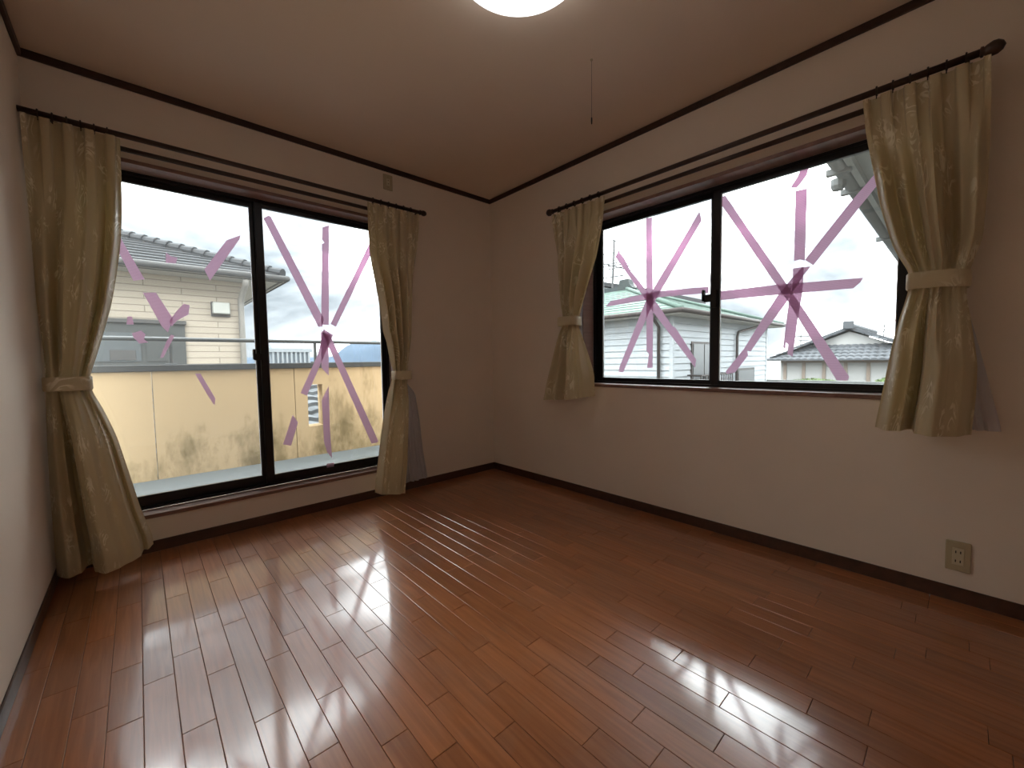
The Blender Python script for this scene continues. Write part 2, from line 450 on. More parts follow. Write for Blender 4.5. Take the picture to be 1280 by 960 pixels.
# planks behind the camera cannot be seen: joined; all others are single pieces
rest = MB(); npl = 0
planks.sort(key=lambda q: -q[3])
for (xa, xb, a, b) in planks:
    V, F = plank_mesh(xb - xa, b - a)
    c = Vector(((xa+xb)/2, (a+b)/2, 0))
    dcam = (c.x + 2.3712) * 0.672 + (c.y + 2.8638) * 0.738
    if dcam > 0.15 and npl < 295:
        o = mesh_obj('floor_plank', V, F, M_floor, None)
        o.parent = fl; o.location = c; npl += 1
    else:
        rest.add([Vector(v) + c for v in V], F)
r_ = rest.build('floor_planks', M_floor); r_.parent = fl; r_['kind'] = 'stuff'

tag(MB().box(-W, 0, -D, 0, H, H + 0.1).build('ceiling', M_ceil), 'plain papered ceiling', kind='structure')
def wall_with_hole(name, mat, along, a0, a1, z0, z1, h0, h1, hz0, hz1, label):
    m = MB()
    def bx(u0, u1, q0, q1):
        if along == 'x': m.box(u0, u1, 0, T, q0, q1)
        else: m.box(0, T, u0, u1, q0, q1)
    bx(a0, h0, z0, z1); bx(h1, a1, z0, z1); bx(h0, h1, z0, hz0); bx(h0, h1, hz1, z1)
    return tag(m.build(name, mat), label, kind='structure')
wall_with_hole('wall_back', M_wall, 'x', -W, T, 0, H, A0 - CT, A1 + CT, AZ0 - CT, AZ1 + CT, 'papered wall with the balcony window')
wall_with_hole('wall_right', M_wall, 'y', -D, 0, 0, H, B0 - CT, B1 + CT, BZ0 - CT, BZ1 + CT, 'papered wall with the waist-high window')
tag(MB().box(-W - T, -W, -D, T, 0, H).build('wall_left', M_wall), 'plain papered wall at the left edge', kind='structure')
tag(MB().box(-W - T, T, -D - T, -D, 0, H).build('wall_front', M_wall), 'papered wall behind the viewer', kind='structure')

# baseboards and ceiling moulding (chamfered battens)
def batten(name, mat, along, a0, a1, z0, z1, d, label, side=0.0, sgn=-1):
    m = MB()
    if along == 'x': m.cbox(a0, a1, side, side + sgn*d, z0, z1, 0.002)
    else: m.cbox(side, side + sgn*d, a0, a1, z0, z1, 0.002)
    return tag(m.build(name, mat), label, kind='structure')
batten('baseboard_back', M_base, 'x', -W, 0, 0.0005, 0.060, 0.007, 'dark brown baseboard under the balcony window')
batten('baseboard_right', M_base, 'y', -D, -0.007, 0.0005, 0.060, 0.007, 'dark brown baseboard under the waist-high window')
batten('baseboard_left', M_base, 'y', -D, -0.007, 0.0005, 0.060, 0.007, 'dark brown baseboard at the left edge', -W, 1)
batten('trim_1', M_trim, 'x', -W, 0, 2.365, 2.40, 0.014, 'dark ceiling moulding above the balcony window')
batten('trim_2', M_trim, 'y', -D, -0.014, 2.365, 2.40, 0.014, 'dark ceiling moulding above the waist-high window')
batten('trim_3', M_trim, 'y', -D, -0.014, 2.365, 2.40, 0.014, 'dark ceiling moulding on the left wall', -W, 1)

# ------------------------------------------------------------------ windows
def P(side, s, d, z):
    """point on a wall: s along it, d outward (+ = outside), z up"""
    return (s, d, z) if side == 'A' else (d, s, z)
def pbox(m, side, s0, s1, d0, d1, z0, z1, c=0.0):
    f = m.cbox if c else m.box
    a = (c,) if c else ()
    return f(s0, s1, d0, d1, z0, z1, *a) if side == 'A' else f(d0, d1, s0, s1, z0, z1, *a)
def make_window(name, side, s0, s1, z0, z1, mid, label, right_first, latch_z, dust):
    """s0<s1 casing opening. inner sash is the one on the viewer's right"""
    root = empty(name, P(side, (s0+s1)/2, 0.1, z0)); tag(root, label, kind='structure')
    # wooden casing lining the opening, 12 mm proud of the wall
    for nm, (a, b, c, d) in {'casing_head': (s0-CT, s1+CT, z1, z1+CT), 'casing_sill': (s0-CT, s1+CT, z0-CT, z0),
                             'casing_jamb': (s0-CT, s0, z0, z1), 'casing_jamb.001': (s1, s1+CT, z0, z1)}.items():
        pbox(MB(), side, a, b, -0.012, 0.105, c, d, 0.0015).build(nm.split('.')[0], M_case, root)
    fw = 0.016
    f = MB()
    pbox(f, side, s0, s1, 0.105, 0.185, z1-fw, z1); pbox(f, side, s0, s1, 0.105, 0.185, z0, z0+fw*0.8)
    pbox(f, side, s0, s0+fw, 0.105, 0.185, z0, z1); pbox(f, side, s1-fw, s1, 0.105, 0.185, z0, z1)
    f.build('outer_frame', M_alu, root)
    # order along the viewer's left->right
    if side == 'A': L, R = s0, s1; sg = 1
    else: L, R = s1, s0; sg = -1
    for which in ('outer', 'inner'):
        if which == 'inner': a, b = mid - sg*0.012, R - sg*0.010; d0, d1 = 0.112, 0.136
        else: a, b = L + sg*0.010, mid + sg*0.012; d0, d1 = 0.142, 0.166
        lo, hi = min(a, b), max(a, b)
        sw = 0.042
        zb, zt = z0 + 0.010, z1 - 0.010
        m = MB()
        pbox(m, side, lo, lo+sw, d0, d1, zb, zt, 0.002); pbox(m, side, hi-sw, hi, d0, d1, zb, zt, 0.002)
        pbox(m, side, lo+sw, hi-sw, d0, d1, zb, zb+0.046 + (0.012 if side == 'A' else -0.018), 0.002)
        gt = zt - 0.036
        pbox(m, side, lo+sw, hi-sw, d0, d1, gt, zt, 0.002)
        sash = m.build('sash', M_alu, root)
        gb = zb + 0.046 + (0.012 if side == 'A' else -0.018)
        dm = (d0+d1)/2
        g = MB(); pbox(g, side, lo+sw-0.004, hi-sw+0.004, dm-0.0015, dm+0.0015, gb-0.004, gt+0.004)
        g.build('glass_pane', M_glass_d if (dust and which == 'outer') else M_glass, sash, sub=True)
        k = MB(); q = 0.004
        pbox(k, side, lo+sw, lo+sw+q, d0+0.004, d1-0.004, gb, gt); pbox(k, side, hi-sw-q, hi-sw, d0+0.004, d1-0.004, gb, gt)
        k.build('gasket', M_alu_lt, sash, sub=True)
        if which == 'inner':
            a_ = mid - sg*0.012
            l = MB()
            pbox(l, side, a_ - sg*0.002, a_ + sg*0.034, 0.098, 0.112, latch_z-0.055, latch_z+0.045, 0.003)
            pbox(l, side, a_ - sg*0.040, a_ + sg*0.010, 0.096, 0.115, latch_z-0.020, latch_z+0.022, 0.003)
            pbox(l, side, a_ - sg*0.046, a_ - sg*0.034, 0.082, 0.112, latch_z-0.015, latch_z+0.050, 0.003)
            l.build('crescent_latch', M_alu, sash, sub=True)
    return root
make_window('window_1', 'A', A0, A1, AZ0, AZ1, -1.782, 'tall sliding balcony window in a black aluminium frame', True, 1.03, True)
make_window('window_2', 'B', B0, B1, BZ0, BZ1, -1.880, 'waist-high sliding window in a black aluminium frame', True, 1.33, False)

# ================================================================== INTERIOR THINGS
# ------------------------------------------------------------------ curtain rods
def curtain_rod(side, s_wall_end, s_end, z, d, r, label, fin, nfin, rings, brackets, name='curtain_rod', closed_both=False):
    root = empty(name, P(side, (s_wall_end+s_end)/2, 0, z)); tag(root, label, 'curtain rod')
    MB().tube([P(side, s_wall_end, -d, z), P(side, s_end, -d, z)], r, 14).build('rod', M_rod, root, smooth=True)
    ax = P(side, 1, 0, 0)
    for s, sg in fin:
        rr = nfin
        prof = [(r, 0), (r*1.35, 0.002), (r*1.35, 0.008), (r*1.05, 0.010), (rr*0.75, 0.016), (rr, 0.030), (rr*0.95, 0.042), (rr*0.6, 0.054), (0.001, 0.060)]
        MB().lathe(P(side, s, -d, z), tuple(sg*x for x in ax), prof, 18).build('finial', M_rod, root, smooth=True)
    for s in rings:
        m = MB().torus(P(side, s, -d, z), ax, r + 0.003, 0.003)
        m.tube([P(side, s, -d, z - r - 0.003), P(side, s, -d, z - r - 0.016)], 0.0018, 6)
        m.build('ring', M_ring, root, smooth=True)
    for s in brackets:
        m = MB(); pbox(m, side, s-0.012, s+0.012, -0.006, 0, z-0.03, z+0.03, 0.002)
        pbox(m, side, s-0.005, s+0.005, -d, -0.004, z-r-0.008, z-r+0.001)
        m.build('bracket', M_ring, root)
    return root
def spread(a, b, n): return [a + (b-a)*(i+0.5)/n for i in range(n)]
curtain_rod('A', -W+0.002, -0.775, 2.089, 0.12, 0.013, 'dark wooden front curtain rod above the balcony window', [(-0.775, 1)], 0.020,
            spread(-2.66, -2.40, 6) + spread(-1.16, -0.82, 6), [-2.60, -0.80])
curtain_rod('A', -W+0.05, -0.84, 2.048, 0.06, 0.012, 'dark rear lace rod just above the balcony window head', [(-0.84, 1)], 0.014, [], [-2.55, -0.86])
curtain_rod('B', -0.852, -2.868, 2.046, 0.12, 0.013, 'dark wooden front curtain rod above the waist-high window', [(-0.852, 1), (-2.868, -1)], 0.024,
            spread(-1.28, -0.88, 6) + spread(-2.86, -2.57, 6), [-0.90, -2.84])
curtain_rod('B', -0.90, -2.82, 2.013, 0.06, 0.012, 'dark rear lace rod just above the waist-high window head', [(-0.90, 1), (-2.82, -1)], 0.014, [], [-0.95, -2.79])

# ------------------------------------------------------------------ curtains
def lerp_poly(poly, z):
    """poly: (s, z) sorted by z descending"""
    if z >= poly[0][1]: return poly[0][0]
    for (s0, z0), (s1, z1) in zip(poly[:-1], poly[1:]):
        if z >= z1:
            t = (z0 - z) / max(1e-6, z0 - z1)
            return s0 + (s1 - s0) * t
    return poly[-1][0]
def smoothed(poly, z):
    return sum(lerp_poly(poly, z + k) * w_ for k, w_ in ((-.03, .2), (-.015, .2), (0, .2), (.015, .2), (.03, .2)))
def sst(a, b, x):
    t = min(1, max(0, (x - a) / (b - a))); return t*t*(3 - 2*t)
def cl_eval(pts, u):
    for (u0, d0), (u1, d1) in zip(pts[:-1], pts[1:]):
        if u <= u1:
            return 1.45 * (d0 + (d1 - d0) * sst(0, 1, (u - u0) / max(1e-6, u1 - u0)))
    return 1.45 * pts[-1][1]
FOLDS = {   # fold depth across the cloth: above the tie, below the tie
'AL': ([(0,-.03),(.14,.005),(.27,-.035),(.38,.03),(.60,.045),(.74,.03),(.81,-.03),(.90,.015),(1,-.03)],
       [(0,.0),(.13,.035),(.24,.01),(.29,-.045),(.33,-.05),(.39,.03),(.50,.06),(.75,.055),(.85,.045),(.89,-.005),(.94,.015),(1,-.01)]),
'AR': ([(0,-.02),(.10,.02),(.19,-.02),(.30,.03),(.40,-.02),(.50,.025),(.60,-.025),(.72,.02),(.86,.015),(1,-.03)],
       [(0,-.02),(.10,.02),(.30,.03),(.60,.035),(.85,.03),(.94,.0),(1,-.03)]),
'BL': ([(0,-.03),(.10,.02),(.20,-.02),(.32,.03),(.43,-.025),(.55,.03),(.66,-.025),(.78,.03),(.88,-.015),(1,.0)],
       [(0,-.02),(.12,.015),(.24,-.02),(.35,.02),(.46,-.035),(.52,-.03),(.58,.03),(.75,.045),(.92,.035),(.96,-.01),(1,-.02)]),
'BR': ([(0,-.01),(.09,.02),(.18,-.025),(.28,.012),(.38,-.02),(.46,.045),(.55,.045),(.62,-.03),(.68,-.04),(.78,.0),(.90,.02),(1,-.03)],
       [(0,-.01),(.15,.028),(.29,.0),(.36,-.05),(.40,-.055),(.46,.03),(.60,.05),(.85,.04),(1,-.02)]),
}
def drape(name, side, left, right, ztop, zbot, ztie, d0, amp_top, amp_low, npl, seed, mat, parent, hem=None, nu=200, nv=130, dmin=0.02, folds_low=3.2, lift=None, ctrl=None):
    rg = random.Random(seed)
    ph = [rg.random() * 6.28 for _ in range(8)]
    V = []; F = []; UV = []
    for j in range(nv + 1):
        v = j / nv
        for i in range(nu + 1):
            u = i / nu
            zb = zbot + (hem(u) if hem else 0)
            z = ztop + (zb - ztop) * v
            l, r = smoothed(left, z), smoothed(right, z)
            # top: regular pinch pleats
            t_top = 1 - sst(0.0, 0.55, (ztop - z) / max(0.05, ztop - ztie))
            c = math.cos(2*math.pi*npl*u)
            pinch = (1 if c > 0 else -1) * abs(c) ** 0.65
            # body: irregular gathered folds that keep their order
            uu = u + 0.035*math.sin(2*math.pi*1.7*u + ph[0]) + 0.02*math.sin(2*math.pi*(3.1*u) + ph[1] + 0.8*z)
            b1 = math.cos(2*math.pi*npl*0.72*uu + ph[2]) * 0.65 + math.cos(2*math.pi*npl*1.35*uu + ph[3] + 0.6*z) * 0.35
            # below the tie: fewer, deeper folds
            b2 = math.cos(2*math.pi*folds_low*uu + ph[4] + 0.25*z)
            b2 = (1 if b2 > 0 else -1) * abs(b2) ** 0.7 * 0.75 + 0.25 * math.cos(2*math.pi*folds_low*2.3*uu + ph[5])
            below = sst(ztie + 0.10, ztie - 0.35, z) if ztie < ztop else 0
            body = b1 * (1 - below) + b2 * below
            f = pinch * t_top + body * (1 - t_top)
            near = math.exp(-((z - ztie) / 0.10) ** 2)
            amp = (amp_top * t_top + (amp_low * (1 - below) * 0.9 + amp_low * below * 1.15) * (1 - t_top)) * (1 - 0.35 * near)
            bow = math.sin(math.pi * u)
            d = d0 + amp * f + 0.022 * near * bow + (0.02 * below * bow)
            if ctrl:
                cu, cl = ctrl
                want = cl_eval(cu, u) * (1 - below) * (1 - t_top) * (1 - 0.8 * near) + cl_eval(cl, u) * below * (1 - 0.8 * near)
                d = d0 + 0.018 * (1 - t_top) + (d - d0) * (0.30 + 0.70 * t_top) + want
            if lift: d += lift * below * bow
            d = max(dmin, d)
            sgn = 1 if r > l else -1
            sp = l + (r - l) * u + sgn * math.sin(2*math.pi*npl*u*2) * 0.004 * t_top
            zz = z + (0.006 * abs(math.sin(math.pi*npl*u)) * (1 - v) ** 30)
            V.append(P(side, sp, -d, zz)); UV.append((u * 1.1 + seed, z))
    for j in range(nv):
        for i in range(nu):
            a = j*(nu+1) + i
            F.append((a, a+1, a+nu+2, a+nu+1))
    o = mesh_obj(name, V, F, mat, parent, True)
    uvl = o.data.uv_layers.new(name='UVMap')
    idx = [0] * len(o.data.loops); o.data.loops.foreach_get('vertex_index', idx)
    flat = []
    for k in idx: flat += UV[k]
    uvl.data.foreach_set('uv', flat)
    return o
def band(name, side, l, r, zc, h, d0, depth, tilt, mat, parent, seed):
    """tie-back: flat cloth loop round the gathered cloth"""
    c = (l + r) / 2; a = abs(r - l) / 2 + 0.006
    V = []; F = []; UV = []; n = 40
    rows = [(-0.5, 0), (-0.42, 0.003), (0.42, 0.003), (0.5, 0)]
    for k in range(n):
        t = 2*math.pi*k/n
        ca, sa = math.cos(t), math.sin(t)
        ex = 0.75
        x = a * (1 if ca > 0 else -1) * abs(ca) ** ex; y = depth * (1 if sa > 0 else -1) * abs(sa) ** ex
        for q, o_ in rows:
            V.append(P(side, c + x * (1 + o_/a), -(d0 + y * (1 + o_/depth)), zc + q*h + tilt * x / a)); UV.append((t*0.1 + seed, q*h))
    m = len(rows)
    for k in range(n):
        for j in range(m - 1):
            F.append((k*m+j, ((k+1)%n)*m+j, ((k+1)%n)*m+j+1, k*m+j+1))
    o = mesh_obj(name, V, F, mat, parent, True)
    uvl = o.data.uv_layers.new(name='UVMap')
    idx = [0] * len(o.data.loops); o.data.loops.foreach_get('vertex_index', idx)
    flat = []
    for k in idx: flat += UV[k]
    uvl.data.foreach_set('uv', flat)
    return o
CUR = {
'AL': ([(-2.688,2.06),(-2.688,1.536),(-2.688,1.263),(-2.676,1.002),(-2.676,0.913),(-2.683,0.77),(-2.688,0.466),(-2.688,0.032)],
       [(-2.379,2.079),(-2.384,1.866),(-2.392,1.699),(-2.405,1.554),(-2.431,1.387),(-2.449,1.284),(-2.47,1.199),(-2.514,1.029),(-2.538,0.944),(-2.537,0.88),(-2.502,0.786),(-2.462,0.65),(-2.42,0.422),(-2.395,0.278),(-2.357,0.127)]),
'AR': ([(-1.177,2.053),(-1.175,1.89),(-1.163,1.707),(-1.121,1.5),(-1.094,1.334),(-1.082,1.188),(-1.06,1.143),(-1.03,0.945),(-1.019,0.905),(-1.05,0.82),(-1.103,0.579),(-1.148,0.301),(-1.179,0.096)],
       [(-0.784,2.067),(-0.799,1.841),(-0.827,1.633),(-0.857,1.195),(-0.896,1.001),(-0.906,0.901),(-0.914,0.854),(-0.912,0.707),(-0.933,0.263),(-0.96,0.022)]),
'BL': ([(-0.85,2.015),(-0.885,1.709),(-0.927,1.404),(-0.941,1.285),(-0.94,1.223),(-0.914,1.19),(-0.838,0.997),(-0.772,0.831),(-0.729,0.684)],
       [(-1.303,2.012),(-1.287,1.87),(-1.24,1.657),(-1.159,1.459),(-1.095,1.282),(-1.083,1.213),(-1.094,1.198),(-1.146,1.042),(-1.196,0.89),(-1.202,0.756)]),
'BR': ([(-2.553,2.026),(-2.567,1.883),(-2.592,1.737),(-2.622,1.564),(-2.636,1.513),(-2.66,1.416),(-2.695,1.336),(-2.716,1.297),(-2.711,1.234),(-2.688,1.136),(-2.671,1.044),(-2.659,0.95),(-2.641,0.807),(-2.625,0.689)],
       [(-2.895,2.008),(-2.90,1.882),(-2.902,1.771),(-2.903,1.585),(-2.898,1.406),(-2.869,1.289),(-2.865,1.247),(-2.863,1.205),(-2.879,1.11),(-2.90,0.95),(-2.90,0.819),(-2.893,0.685)]),
}
def curtain(key, side, ztop, zbot, ztie, hem, label, seed, npl, folds, tilt, lift=0.0, amp=0.026):
    l, r = CUR[key]
    root = empty('curtain', P(side, (l[-1][0]+r[-1][0])/2, -0.12, zbot)); tag(root, label, 'curtain', 'gold damask curtains tied back at the windows')
    drape('drape', side, l, r, ztop, zbot, ztie, 0.118, 0.016, amp, npl, seed, M_curt, root, hem, folds_low=folds, dmin=0.066, lift=lift, ctrl=FOLDS[key])
    tl, tr = smoothed(l, ztie), smoothed(r, ztie)
    band('tieback', side, tl, tr, ztie, 0.062, 0.142, 0.062, tilt, M_curt, root, seed)
    return root
curtain('AL', 'A', 2.072, 0.045, 0.912, lambda u: 0.03*u*u + 0.03*max(0, u-0.7), 'gold damask curtain at the left wall, beside the balcony window', 2, 4.5, 2.2, 0.0, 0.05, 0.03)
curtain('AR', 'A', 2.068, 0.055, 0.893, lambda u: 0.035*(1-u) - 0.02, 'narrow gold damask curtain at the right end of the balcony window, nearly to floor', 5, 6, 2.3, 0.0)
curtain('BL', 'B', 2.018, 0.690, 1.250, lambda u: 0.05*u*u, 'short gold damask curtain at the end of the waist-high window nearest the room corner', 9, 7, 3.2, 0.0)
curtain('BR', 'B', 2.022, 0.688, 1.262, None, 'short gold damask curtain at the end of the waist-high window above the wall socket', 14, 5, 2.6, 0.004, 0.03, 0.032)

LACE = {
'AR': ([(-1.05,2.03),(-1.03,1.3),(-0.99,0.85),(-0.99,0.1)], [(-0.85,2.03),(-0.87,1.3),(-0.885,0.86),(-0.865,0.808),(-0.806,0.756),(-0.771,0.536),(-0.75,0.301),(-0.714,0.071)]),
'BR': ([(-2.70,1.99),(-2.76,1.3),(-2.78,1.2),(-2.80,0.69)], [(-2.84,1.99),(-2.85,1.3),(-2.86,1.2),(-2.909,0.984),(-2.969,0.70)]),
'BL': ([(-0.93,1.99),(-0.97,1.28),(-0.96,1.22),(-0.90,0.73)], [(-1.12,1.99),(-1.05,1.28),(-1.05,1.22),(-1.10,0.73)]),
'AL': ([(-2.672,2.03),(-2.66,0.92),(-2.67,0.1)], [(-2.47,2.03),(-2.57,0.92),(-2.47,0.1)]),
}
for key, side, zt, zb, lab in (('AR', 'A', 2.03, 0.075, 'white lace curtain trailing out behind the narrow curtain near the floor corner'),
                               ('BR', 'B', 1.996, 0.70, 'white lace curtain trailing out behind the curtain above the wall socket'),
                               ('BL', 'B', 1.996, 0.72, 'white lace curtain gathered behind the curtain nearest the room corner'),
                               ('AL', 'A', 2.03, 0.09, 'white lace curtain gathered behind the curtain at the left wall')):
    l, r = LACE[key]
    o = drape('lace_curtain', side, l, r, zt, zb, 1.0, 0.042, 0.006, 0.011, 9, len(lab), M_lace, None, None, nu=140, nv=80, dmin=0.022, folds_low=5)
    tag(o, lab, 'lace curtain', 'white lace curtains behind the gold curtains')

# ------------------------------------------------------------------ pink tape on the glass
TAPE = {
'a1' : [(-1.742, 1.9), (-1.713, 1.922), (-1.7, 1.918), (-1.403, 1.29), (-1.416, 1.239), (-1.442, 1.236)] ,
'a2' : [(-1.388, 1.916), (-1.345, 1.937), (-1.372, 1.253), (-1.423, 1.251), (-1.396, 1.802), (-1.379, 1.812), (-1.395, 1.835), (-1.392, 1.852)] ,
'a3' : [(-1.033, 1.921), (-1.01, 1.867), (-1.325, 1.241), (-1.36, 1.26)] ,
'a4' : [(-1.409, 1.222), (-1.347, 1.183), (-1.534, 0.769), (-1.573, 0.789), (-1.452, 1.05)] ,
'a5' : [(-1.426, 1.212), (-1.368, 1.186), (-1.043, 0.388), (-1.05, 0.378), (-1.097, 0.376), (-1.372, 1.078), (-1.396, 1.133)] ,
'a2b' : [(-1.428, 1.201), (-1.376, 1.182), (-1.388, 0.899), (-1.414, 0.932), (-1.434, 0.956)] ,
'a6' : [(-1.441, 0.732), (-1.391, 0.827), (-1.394, 0.503), (-1.388, 0.316), (-1.42, 0.365), (-1.437, 0.438)] ,
'a7' : [(-1.628, 0.647), (-1.597, 0.594), (-1.646, 0.444), (-1.693, 0.46)] ,
'a8' : [(-1.427, 0.284), (-1.378, 0.283), (-1.379, 0.255), (-1.428, 0.255)] ,
'b1' : [(-2.415, 1.698), (-2.397, 1.646), (-2.319, 1.457), (-2.365, 1.444), (-2.42, 1.603)] ,
'b2' : [(-2.223, 1.616), (-2.201, 1.598), (-2.174, 1.596), (-2.182, 1.562), (-2.226, 1.56)] ,
'b3' : [(-1.864, 1.779), (-1.87, 1.754), (-2.03, 1.483), (-2.054, 1.546), (-1.937, 1.735)] ,
'b4' : [(-2.33, 1.384), (-2.276, 1.389), (-2.209, 1.249), (-2.236, 1.172), (-2.26, 1.204)] ,
'b4r' : [(-2.19, 1.297), (-2.159, 1.337), (-2.132, 1.332), (-2.14, 1.278), (-2.193, 1.241), (-2.218, 1.206), (-2.226, 1.239)] ,
'b5' : [(-2.398, 1.251), (-2.38, 1.252), (-2.375, 1.21), (-2.404, 1.209)] ,
'b6' : [(-2.385, 1.162), (-2.348, 1.179), (-2.331, 1.16), (-2.338, 1.131), (-2.321, 1.115), (-2.358, 1.108), (-2.38, 1.14)] ,
'b7' : [(-2.223, 1.161), (-2.208, 1.154), (-2.262, 1.032), (-2.277, 1.029), (-2.245, 1.121)] ,
'b8' : [(-2.126, 0.937), (-2.101, 0.937), (-2.036, 0.785), (-2.043, 0.744), (-2.076, 0.815)] ,
'c1' : [(-1.426, 1.909), (-1.469, 1.903), (-1.481, 1.313), (-1.478, 0.923), (-1.438, 0.923), (-1.452, 1.016), (-1.434, 1.036)] ,
'c2' : [(-1.775, 1.856), (-1.789, 1.8), (-1.463, 1.315), (-1.256, 0.892), (-1.219, 0.895), (-1.225, 0.927), (-1.423, 1.36)] ,
'c3' : [(-1.19, 1.705), (-1.219, 1.738), (-1.265, 1.678), (-1.314, 1.584), (-1.516, 1.334), (-1.61, 1.193), (-1.635, 1.176), (-1.766, 0.974), (-1.76, 0.924), (-1.709, 0.995), (-1.481, 1.289), (-1.405, 1.407)] ,
'c4' : [(-1.11, 1.365), (-1.153, 1.4), (-1.515, 1.422), (-1.835, 1.406), (-1.835, 1.368), (-1.541, 1.381), (-1.423, 1.375), (-1.132, 1.363)] ,
'd1' : [(-1.885, 1.897), (-1.932, 1.894), (-2.147, 1.519), (-2.299, 1.25), (-2.503, 0.886), (-2.496, 0.868), (-2.456, 0.867), (-2.246, 1.269), (-2.094, 1.529)] ,
'd2' : [(-2.267, 1.818), (-2.317, 1.816), (-2.314, 1.464), (-2.294, 1.473), (-2.268, 1.47)] ,
'd3' : [(-2.245, 1.842), (-2.274, 1.885), (-2.285, 1.911), (-2.321, 1.915), (-2.314, 1.88), (-2.293, 1.853), (-2.272, 1.83)] ,
'd4' : [(-2.576, 1.808), (-2.587, 1.758), (-2.514, 1.66), (-2.35, 1.435), (-2.315, 1.467), (-2.494, 1.709)] ,
'd5' : [(-2.265, 1.433), (-2.311, 1.433), (-2.309, 1.314), (-2.29, 1.167), (-2.273, 0.985), (-2.25, 0.999), (-2.252, 1.049), (-2.241, 1.058), (-2.24, 1.024), (-2.23, 1.036), (-2.25, 1.268), (-2.266, 1.337)] ,
'd6' : [(-2.339, 1.43), (-2.311, 1.392), (-2.238, 1.261), (-2.12, 1.087), (-2.077, 1.017), (-2.061, 1.022), (-2.064, 0.995), (-2.0, 0.901), (-1.956, 0.89), (-1.949, 0.905), (-2.043, 1.032), (-2.111, 1.153), (-2.198, 1.302), (-2.266, 1.39), (-2.303, 1.432)] ,
'd7' : [(-1.88, 1.366), (-2.189, 1.362), (-2.541, 1.343), (-2.532, 1.324), (-2.507, 1.3), (-2.305, 1.306), (-1.89, 1.315), (-1.88, 1.321)] ,
}
TL = {
'a1': 'long pink tape strip slanting down from the upper left of the right balcony pane',
'a2': 'upright pink tape strip with a torn notch in the upper right balcony pane',
'a3': 'pink tape strip slanting up towards the narrow curtain in the right balcony pane',
'a4': 'pink tape strip slanting down left from the torn star in the right balcony pane',
'a5': 'long pink tape strip slanting down right from the torn star of the right balcony pane',
'a2b': 'short pointed pink tape end hanging under the torn star of the right balcony pane',
'a6': 'upright pink tape strip beside the parapet opening, ragged at its foot',
'a7': 'lone slanted pink tape piece low in the right balcony pane, left of the parapet opening',
'a8': 'tiny pink tape scrap stuck on the bottom rail of the right balcony sash',
'b1': 'pink tape strip beside the left curtain, over the neighbouring tiled roof',
'b2': 'small pink tape scrap over the middle of the neighbouring tiled roof',
'b3': 'pink tape strip with a pointed tip, upper right of the left balcony pane',
'b4': 'pink tape strip forming the left arm of the torn V in the left balcony pane',
'b4r': 'pink tape piece forming the right arm of the torn V in the left balcony pane',
'b5': 'tiny square pink tape scrap left of the torn V in the left balcony pane',
'b6': 'small crumpled pink tape scrap beside the rail, left of the torn V',
'b7': 'thin pink tape sliver hanging below the torn V in the left balcony pane',
'b8': 'thin curved pink tape remnant over the yellow parapet in the left balcony pane',
'c1': 'upright pink tape strip through the star on the left pane of the waist-high window',
'c2': 'pink tape strip from upper right to lower left through the star on the left pane',
'c3': 'frayed pink tape strip running upper left to lower right through the left star',
'c4': 'roughly level pink tape strip through the star on the left pane of the waist-high window',
'd1': 'long pink tape strip from top left to bottom right of the right waist-high pane',
'd2': 'upright pink tape strip above the torn star on the right pane of the waist-high window',
'd3': 'short crumpled pink tape scrap at the top edge of the right waist-high pane',
'd4': 'pink tape strip slanting up behind the curtain in the right pane of the waist-high window',
'd5': 'upright pink tape strip with a forked lower end under the right star',
'd6': 'pink tape strip slanting down left from the right star, frayed near its end',
'd7': 'level pink tape strip with a torn tip across the right pane of the waist-high window',
}
GLASS_IN = {'a': ('A', 0.1225), 'b': ('A', 0.1525), 'c': ('B', 0.1525), 'd': ('B', 0.1225)}
GRP = {'a': 'pink tape on the right balcony pane', 'b': 'pink tape on the left balcony pane', 'c': 'pink tape on the left pane of the waist-high window', 'd': 'pink tape on the right pane of the waist-high window'}
cnt = {}
for k, poly in TAPE.items():
    side, d = GLASS_IN[k[0]]
    cnt[k[0]] = cnt.get(k[0], 0) + 1
    d -= 0.0006 * cnt[k[0]]
    if k in ('a8',): d = 0.1108
    c = Vector((sum(p[0] for p in poly)/len(poly), sum(p[1] for p in poly)/len(poly)))
    V = [P(side, p[0]-c.x, 0, p[1]-c.y) for p in poly]      # a film: one skin
    F = [tuple(range(len(poly)))]
    o = mesh_obj('tape_strip', V, F, M_tape)
    o.location = P(side, c.x, d, c.y)
    tag(o, TL[k], 'tape', GRP[k[0]])

# ------------------------------------------------------------------ wall socket, outlet plate, lamp, pull cord
root = empty('wall_socket', (0, -2.876, 0.125)); tag(root, 'ivory double wall socket plate low on the wall above the baseboard', 'socket')
MB().cbox(-0.009, 0, -2.911, -2.841, 0.126, 0.246, 0.003).build('cover_plate', M_plate, root)
fr = MB().cbox(-0.0115, -0.008, -2.892, -2.860, 0.152, 0.220, 0.001).build('socket_insert', M_plate2, root)
for zc in (0.168, 0.204):
    for yc in (-2.8825, -2.8695):
        MB().box(-0.0125, -0.011, yc-0.0016, yc+0.0016, zc-0.005, zc+0.005).build('slot', M_hole, fr, sub=True)
root = empty('outlet_plate', (-0.96, 0, 2.235)); tag(root, 'small ivory outlet plate under the ceiling moulding, above the narrow curtain', 'socket')
MB().cbox(-0.996, -0.924, -0.008, 0, 2.236, 2.346, 0.003).build('cover_plate', M_plate, root)
MB().cbox(-0.972, -0.948, -0.0105, -0.007, 2.268, 2.314, 0.001).build('socket_insert', M_plate2, root)
